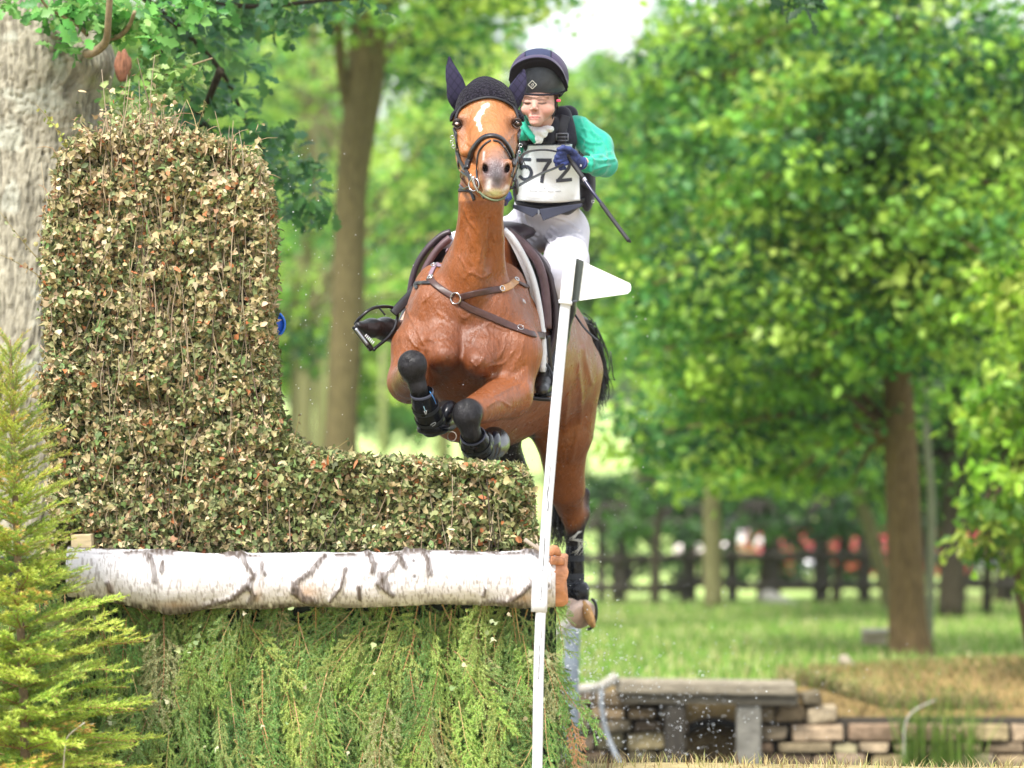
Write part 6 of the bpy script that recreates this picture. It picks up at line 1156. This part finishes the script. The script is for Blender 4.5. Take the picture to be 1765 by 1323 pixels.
bo = mk("number_bib", Gp.reshape(-1, 3), Fb, mat("bib_white", (.72, .75, .81), rough=.6, bump=[(20, .006)]), rider); so_ = bo.modifiers.new("solid", 'SOLIDIFY'); so_.thickness = .003; so_.offset = 0
bo['label'] = "white competition bib printed 572"
def stroke(nm, pl, wd, m, par, n=40, closed=False, lift=.0035):
    c_ = spline(np.array(pl, float), n) if len(pl) > 2 else np.array(pl[0]) + (np.array(pl[1]) - np.array(pl[0])) * np.linspace(0, 1, n)[:, None]
    T = np.gradient(c_, axis=0); T /= np.linalg.norm(T, axis=1, keepdims=True) + 1e-9; Nn = np.stack([-T[:, 1], T[:, 0]], 1) * wd / 2
    prof = np.stack([c_ + Nn, c_ + Nn * .33, c_ - Nn * .33, c_ - Nn], 1); uv = np.stack([(prof[..., 0] - 889) / 110, (prof[..., 1] - 249) / 97], -1); V = bib(uv[..., 0], uv[..., 1], lift).reshape(-1, 3)
    return V, [(i * 4 + j, i * 4 + j + 1, i * 4 + 5 + j, i * 4 + 4 + j) for i in range(n - 1) for j in range(3)]
inkm = mat("bib_ink", (.045, .05, .075), rough=.6)
def poly(pls, wd, nm, lift=.0035): V, F = catF([stroke(nm, pl, wd, inkm, bo, lift=lift + .0004 * k) for k, pl in enumerate(pls)]); mk(nm, V, F, inkm, bo, smooth=False)
poly([[(915, 274.5), (898, 274.5)], [(899.5, 272), (897, 291)], [(896, 291), (903, 286.5), (911, 288), (915, 296), (911, 306), (902, 308.5), (894, 303)]], 5.6, "digit_five")
poly([[(924, 275.5), (950.5, 275.5)], [(948.5, 276), (940, 288), (935, 300), (932.5, 313)]], 6, "digit_seven")
poly([[(959, 286), (962, 278), (970, 275), (979, 279), (980, 288), (973, 297), (961, 309.5)], [(957.5, 310), (985, 309)]], 5.8, "digit_two")
poly([[(888.6, 250), (999.5, 248.8)], [(998, 249), (999.5, 345)]], 2.6, "bib_border", .003)
V, F = catF([stroke("t", [(912 + i * 2.6, 327.2 + .02 * i), (912 + i * 2.6 + rng.uniform(1.2, 2.1), 327.2 + .02 * i)], 1.3, inkm, bo, 4) for i in range(21) if i not in (5, 11, 16)] + [stroke("t", [(937, 319), (936, 322), (938.5, 323)], .9, inkm, bo, 8)]); mk("small_print", V, F, mat("print_grey", (.35, .36, .4), rough=.6), bo, smooth=False)
vs("waist_strap", [(880, 340), (905, 352), (940, 357), (975, 353), (1004, 343)], 11, webm, .007, .003, n=30); vs("waist_strap", [(878, 350), (905, 361), (940, 365), (975, 361), (1006, 350)], 6, mat("vest_hem", (.04, .038, .055), rough=.7), .006, .002, n=30)
vs("side_strap", [(998, 316), (1008, 318), (1016, 322)], 8, webm, .005, .003)
V, F = torus(P(1022, 347, 16.6), .006, .0015, (0, 1, 0), 14, 6); mk("side_ring", V, F, steel, vest)
redm = mat("label_red", (.5, .03, .06), rough=.5); lw = mat("label_white", (.6, .6, .62), rough=.6)
for (x0, x1, y, mm) in ((899, 905, 356.5, redm), (906, 918, 358.5, lw), (942, 957, 361, redm), (958, 970, 359, lw)): vs("waist_label", [(x0, y), ((x0 + x1) / 2, y + .5), (x1, y + .3)], 2, mm, .002, .009, n=8)
# lapels of the vest hem
V, F = catF([plate([(884, 352), (930, 360), (928, 366), (918, 374), (884, 358)], .008, 16.53), plate([(930, 360), (1004, 350), (1002, 356), (936, 380), (931, 368)], .008, 16.53)]); bevel(mk("hem_lapel", V, F, mat("hem_navy", (.03, .035, .065), rough=.7), vest, smooth=False), .002)
v, f = box(P(928.5, 366, 16.522), (.007, .004, .02)); mk("zip_pull", v, f, mat("zip_pull", (.25, .26, .3), rough=.3, metal=.7), vest, smooth=False)
# breeches
brm = mat("breeches_white", (.62, .61, .69), rough=.8, spec=.2, noise=8, amp=.06, bump=[(12, .008), (300, .0004)])
def fbr(s):
    s.ell(P(941, 385, 16.82), (.152, .13, .115), .05); s.chain([P(978, 400, 16.80), P(976, 450, 16.6), P(972, 492, 16.42), P(968, 510, 16.43)], [.092, .085, .068, .056], .04); s.ell(P(942, 352, 16.72), (.132, .12, .08), .04)
    s.chain([P(903, 405, 16.82), P(840, 410, 16.65), P(772, 430, 16.52)], [.088, .075, .060], .04); s.cap(P(931, 395, 16.64), P(936, 440, 16.66), .006, .01, .03, sub=True)
V, F = parts_mesh(fbr, P(740, 525, 17.0), P(1030, 325, 16.3), .0048); N_ = vnorm(V, F); pj = proj(V); D = np.zeros(len(V))
for pl in ([(905, 370), (914, 395), (926, 405)], [(896, 378), (908, 402), (922, 414)], [(886, 388), (900, 408), (916, 420)], [(950, 392), (962, 400), (985, 404)], [(945, 400), (965, 412), (995, 414)], [(950, 372), (975, 380), (998, 396)], [(940, 408), (955, 426), (962, 450)], [(985, 440), (990, 460), (985, 480)]):
    dd = segd(pj, spline(np.array(pl, float), 12)); D += np.exp(-(dd / 2.2) ** 2) * .004 - np.exp(-((dd - 4) / 2) ** 2) * .0025
dd = segd(pj, [(930, 366), (933, 405)]); D += np.exp(-(dd / 1.2) ** 2) * .002
V = V + N_ * (D * (V[:, 1] < 16.85))[:, None]; brc = mk("breeches", V, F, brm, rider)
# boots
bootl = mat("boot_leather", (.014, .014, .017), rough=.3, spec=.6, noise=24, amp=.4, bump=[(45, .003), (16, .008)])
def fb1(s):
    s.chain([P(970, 498, 16.42), P(965, 530, 16.45), P(958, 580, 16.48), P(946, 638, 16.42)], [.062, .062, .052, .036], .02); s.chain([P(946, 640, 16.42), P(938, 662, 16.30), P(934, 672, 16.20)], [.038, .034, .026], .025); s.ell(P(944, 667, 16.42), (.03, .03, .03), .02)
def fb2(s):
    s.chain([P(766, 445, 16.50), P(735, 500, 16.50), P(705, 568, 16.42), P(694, 576, 16.36)], [.058, .056, .046, .042], .02); s.chain([P(694, 574, 16.36), P(664, 567, 16.2), P(640, 565, 16.12), P(618, 561, 16.05)], [.052, .043, .034, .016], .025); s.ell(P(694, 588, 16.42), (.042, .05, .05), .03); s.cap(P(696, 590, 16.42), P(716, 540, 16.48), .045, .05, .03)
b_1 = mk("riding_boot", *parts_mesh(fb1, P(900, 700, 16.6), P(1000, 480, 16.1), .004), bootl, rider); b_2 = mk("riding_boot", *parts_mesh(fb2, P(600, 620, 16.62), P(800, 420, 15.95), .004), bootl, rider)
V, F = tube(spline([P(949, 678, 16.43), P(940, 680, 16.32), P(933, 680, 16.2)], 10), np.full(10, .03), 12, rd=.008, side=(1, 0, 0), sq=.6); mk("boot_sole", V, F, mat("sole_black", (.01, .01, .01), rough=.7), b_1)
for t in (0, .4, .8): V, F = tube(spline([P(955 + 0 * t, 600 + t * 22, 16.385), P(945, 604 + t * 22, 16.37), P(936, 600 + t * 22, 16.39)], 8), np.full(8, .0025), 6); mk("boot_strap", V, F, blackl, b_1)
# glove
glm = mat("glove_navy", (.020, .035, .15), rough=.65, noise=60, amp=.3, bump=[(140, .0012)])
def fgl(s):
    s.ell(P(985, 271, 16.19), (.031, .024, .026), .012); s.cap(P(988, 273, 16.2), P(1002, 281, 16.225), .024, .025, .015)
    K = [((976, 261.5), (964, 263.5), (960, 270), (967, 272)), ((973.5, 267.5), (961, 270.5), (958, 277), (966, 278.5)), ((974, 274), (962.5, 278), (960.5, 284), (968, 284)), ((977, 280), (967.5, 285), (966.5, 290), (973, 289.5))]
    for i, k in enumerate(K):
        r_ = [.0105, .0105, .0098, .0088][i]; Yk = [16.165, 16.142, 16.150, 16.17]; s.chain([P(*k[j], Yk[j] + i * .003) for j in range(4)], [r_ * 1.12, r_, r_ * .95, r_ * .85], .004)
    s.chain([P(990, 264, 16.175), P(981, 257, 16.15), P(971, 254.5, 16.14), P(963, 257, 16.135)], [.014, .0115, .0105, .009], .006)
V, F = parts_mesh(fgl, P(945, 300, 16.28), P(1015, 240, 16.1), .0019, 1); gl = mk("glove", V, F, glm, rider)
V, F = torus(P(1002.5, 281.5, 16.225), .0245, .004, N3(P(1008, 283, 16.24) - P(990, 275, 16.2)), 24, 8); mk("glove_cuff", V, F, glm, gl)
v, f = box(P(1001, 285, 16.198), (.007, .004, .008)); bevel(mk("cuff_tab", v, f, lw, gl, smooth=False), .001)
def fgl2(s):
    s.ell(P(864, 338, 16.28), (.03, .035, .03), .01); s.cap(P(864, 336, 16.3), P(863, 330, 16.34), .025, .025, .01)
    for i in range(4): s.chain([P(856 + i * 5, 345, 16.26), P(856 + i * 5, 350, 16.23), P(857 + i * 5, 343, 16.22)], [.0105, .01, .009], .004)
    s.chain([P(876, 334, 16.28), P(878, 340, 16.25), P(874, 345, 16.235)], [.012, .0105, .009], .006)
mk("glove", *parts_mesh(fgl2, P(840, 365, 16.42), P(895, 315, 16.16), .0028, 1), glm, rider)
# helmet
hm = bpy.data.objects.new("x", None); bpy.data.objects.remove(hm)
shellm = mat("helmet_grey", (.055, .065, .085), rough=.6, noise=30, amp=.25, bump=[(60, .001)]); silk1 = mat("silk_plum", (.042, .030, .075), rough=.75, spec=.25, sheen=.1, noise=160, amp=.25, bump=[(120, .001)]); silk2 = mat("silk_navy", (.020, .028, .075), rough=.75, noise=160, amp=.3); peakm = mat("peak_black", (.016, .015, .024), rough=.8, spec=.2)
hc = P(929, 133, 16.44); hrad = np.array([.1165, .148, .113])
def dome(nm, scale, keep, m, par, seg=96, rings=64):
    V, F = sphere(hc, hrad * scale, seg, rings); pjv = proj(V); k = keep(V, pjv); F = [f for f in F if all(k[i] for i in f)]; used = sorted({i for f in F for i in f}); mp_ = {u_: i for i, u_ in enumerate(used)}
    o = mk(nm, V[used], [[mp_[i] for i in f] for f in F], m, par); s_ = o.modifiers.new("solid", 'SOLIDIFY'); s_.thickness = .004; s_.offset = -1; return o
rimz = lambda V: P(0, 161, 16.3)[2] + np.clip(V[:, 1] - 16.45, 0, 1) * -.12 + np.abs(V[:, 0] - hc[0]) * .04
archy = lambda x: np.interp(x, [870, 880, 886, 898, 912, 930, 948, 962, 972, 978, 990], [170, 150, 138, 122, 116, 114, 117, 126, 142, 156, 175])
helm = dome("helmet", .985, lambda V, p: V[:, 2] > rimz(V), shellm, rider); helm['label'] = "grey riding helmet with a plum and navy silk over it"
dome("helmet_silk", 1.03, lambda V, p: (V[:, 2] > rimz(V) - .004) & ((p[:, 1] < archy(p[:, 0])) | (V[:, 1] > 16.46)) & ~((p[:, 0] > 905) & (p[:, 0] < 950) & (V[:, 1] < 16.9)), silk1, helm)
dome("silk_panel", 1.032, lambda V, p: (V[:, 2] > rimz(V) - .004) & ((p[:, 1] < archy(p[:, 0])) | (V[:, 1] > 16.46)) & ((p[:, 0] > 904) & (p[:, 0] < 951)), silk2, helm)
n_ = 40; inner = spline([P(882, 150, 16.34), P(889, 134, 16.32), P(902, 121, 16.305), P(926, 115, 16.295), P(948, 119, 16.305), P(965, 135, 16.32), P(976, 157, 16.35)], n_); outer = spline([P(877.5, 138, 16.30), P(883, 117, 16.26), P(902, 104, 16.235), P(926, 99, 16.225), P(949, 104, 16.235), P(968, 122, 16.27), P(979, 150, 16.33)], n_)
topb = spline([P(879, 130, 16.40), P(886, 110, 16.38), P(905, 97, 16.36), P(926, 93, 16.355), P(946, 96, 16.36), P(966, 112, 16.38), P(980, 140, 16.41)], n_)
pc = [inner, inner * .4 + outer * .6 + [0, .002, -.003], outer, outer + [0, .006, .004], outer * .45 + topb * .55 + [0, 0, .003], topb]; V = np.concatenate(pc); F = [(k * n_ + i, k * n_ + i + 1, (k + 1) * n_ + i + 1, (k + 1) * n_ + i) for k in range(5) for i in range(n_ - 1)]
pkk = mk("helmet_peak", V, F, [peakm, silk1], helm, mi=[0 if f[0] < 2 * n_ else 1 for f in F])
V, F = tube(outer, np.full(n_, .0025), 8); mk("peak_piping", V, F, peakm, pkk)
HS2 = Surf(*sphere(hc, hrad * .99, 60, 40)); wlogo = mat("logo_white", (.72, .74, .7), rough=.5)
prt = []
for a, b in (((918, 138), (925, 145)), ((925, 145), (918, 152)), ((918, 152), (911, 145)), ((911, 145), (918, 138))): prt.append(strap(HS2, [(a[0], a[1]), ((a[0] + b[0]) / 2, (a[1] + b[1]) / 2), (b[0], b[1])], 1.6, .002, .001, 16.3, 8))
prt.append(strap(HS2, [(915.6, 146.5), (917.6, 143.2), (920.2, 143.8), (919, 147), (916.5, 148)], 1.2, .002, .001, 16.3, 12))
V, F = catF(prt); mk("helmet_badge", V, F, wlogo, helm)
rim = spline([P(886, 158, 16.36), P(900, 161, 16.32), P(925, 163, 16.30), P(950, 162.5, 16.315), (P(968, 159, 16.35)), P(977, 155, 16.40)], 30); V, F = tube(rim, np.full(30, .0045), 8); mk("helmet_rim", V, F, peakm, helm)
hsu = Surf(HV1, HF1)
for pl in ([(962, 160), (961, 176), (957, 192), (949, 206), (938, 214)], [(897, 162), (897, 178), (901, 196), (910, 209)], [(966, 165), (964, 182), (955, 203)]): V, F = strap(hsu, pl, 4.5, .003, .002, 16.38, 24); mk("chin_strap", V, F, webm, helm)
pink = mat("pink_fastener", (.75, .06, .13), rough=.4)
for (x, y, a) in ((897, 174, -35), (963, 173, 0)): v, f = box(P(x, y, 16.325), (.016, .01, .010), ry=R(a)); bevel(mk("strap_toggle", v, f, pink, helm, smooth=False), .002)
# whip in the left hand
wh_ = thing("riding_whip", "short black riding whip held in the rider's gloved left hand", "whip", P(992, 288, 16.18))
ws_ = lambda pl, rr_, m, nm, sg=12: mk(nm, *tube(spline([P(*p) for p in pl], 20), np.interp(np.linspace(0, 1, 20), np.linspace(0, 1, len(rr_)), rr_), sg), m, wh_)
gp = mat("whip_grip", (.018, .018, .022), rough=.6, bump=[(300, .002)]); ws_([(975, 262, 16.165), (988, 282, 16.175), (1006, 307, 16.15)], [.009, .010, .009], gp, "grip"); ws_([(1005.5, 306, 16.151), (1009, 312, 16.147)], [.0085, .008], mat("collar_grey", (.5, .5, .6), rough=.3, metal=.6), "collar")
ws_([(1008, 311, 16.148), (1022, 331, 16.12), (1037, 351, 16.10)], [.007, .0065, .0065], mat("shaft_navy", (.02, .02, .06), rough=.25), "shaft"); ws_([(1036, 350, 16.10), (1060, 383, 16.06), (1084, 415, 16.02)], [.009, .0085, .008], gp, "flap")
v, f = box(P(1085, 415, 16.02), (.016, .006, .008), ry=R(52)); bevel(mk("tip", v, f, gp, wh_, smooth=False), .002)

# ------------------------------------------------------------------ spray of water drops thrown up by the horse
D_ = []
def drops(n, cx, cy, sx, sy, Y, r0, r1):
    for k in range(n): D_.append((P(rng.normal(cx, sx), rng.normal(cy, sy), rng.uniform(*Y)), rng.uniform(r0, r1) * rng.choice([.5, .7, 1], p=[.5, .3, .2])))
drops(500, 1010, 1150, 38, 60, (17.0, 19.5), .0018, .005); drops(560, 1120, 1240, 100, 60, (17.2, 22), .0018, .005); drops(90, 1080, 700, 60, 120, (17.2, 19), .0012, .003); drops(130, 520, 500, 50, 160, (15.3, 17.5), .0012, .0035)
drops(70, 650, 560, 50, 80, (15.4, 16.6), .001, .0025); drops(60, 1000, 950, 30, 60, (17.3, 18), .0012, .003); drops(90, 890, 770, 25, 20, (16.5, 16.9), .001, .0028); drops(80, 970, 760, 35, 90, (16.8, 17.1), .0008, .0018); drops(200, 1250, 1150, 160, 90, (18, 22), .0012, .0035); drops(50, 860, 650, 40, 40, (15.6, 15.8), .0008, .0016)
ico = np.array([[0, 0, 1], [.9, 0, .35], [.28, .85, .35], [-.72, .53, .35], [-.72, -.53, .35], [.28, -.85, .35], [.72, .53, -.4], [-.28, .85, -.4], [-.9, 0, -.4], [-.28, -.85, -.4], [.72, -.53, -.4], [0, 0, -1]])
icf = np.array([[0, 1, 2], [0, 2, 3], [0, 3, 4], [0, 4, 5], [0, 5, 1], [1, 6, 2], [2, 7, 3], [3, 8, 4], [4, 9, 5], [5, 10, 1], [2, 6, 7], [3, 7, 8], [4, 8, 9], [5, 9, 10], [1, 10, 6], [11, 7, 6], [11, 8, 7], [11, 9, 8], [11, 10, 9], [11, 6, 10]])
V = np.concatenate([p_ + ico * r_ for p_, r_ in D_]); F = np.concatenate([icf + 12 * i for i in range(len(D_))])
tag(mk("water_drops", V, F, mat("water_drop", (.85, .88, .9), rough=.15, spec=.8)), "spray of small white water drops flung up around the horse's hind leg", "spray", kind='stuff')

# ------------------------------------------------------------------ damp summer air
hv, hf = box((0, 520, 20), (1500, 1180, 52)); hzm = bpy.data.materials.new("haze_air"); hzm.use_nodes = True; ht = hzm.node_tree; ht.nodes.remove(ht.nodes["Principled BSDF"])
pv = ht.nodes.new("ShaderNodeVolumePrincipled"); pv.inputs["Color"].default_value = (.93, .96, 1, 1); pv.inputs["Density"].default_value = .0003; pv.inputs["Anisotropy"].default_value = .2
ht.links.new(pv.outputs[0], ht.nodes["Material Output"].inputs["Volume"]); tag(mk("haze", hv, hf, hzm, smooth=False), "thin pale summer haze between the far trees", "haze", kind='stuff')
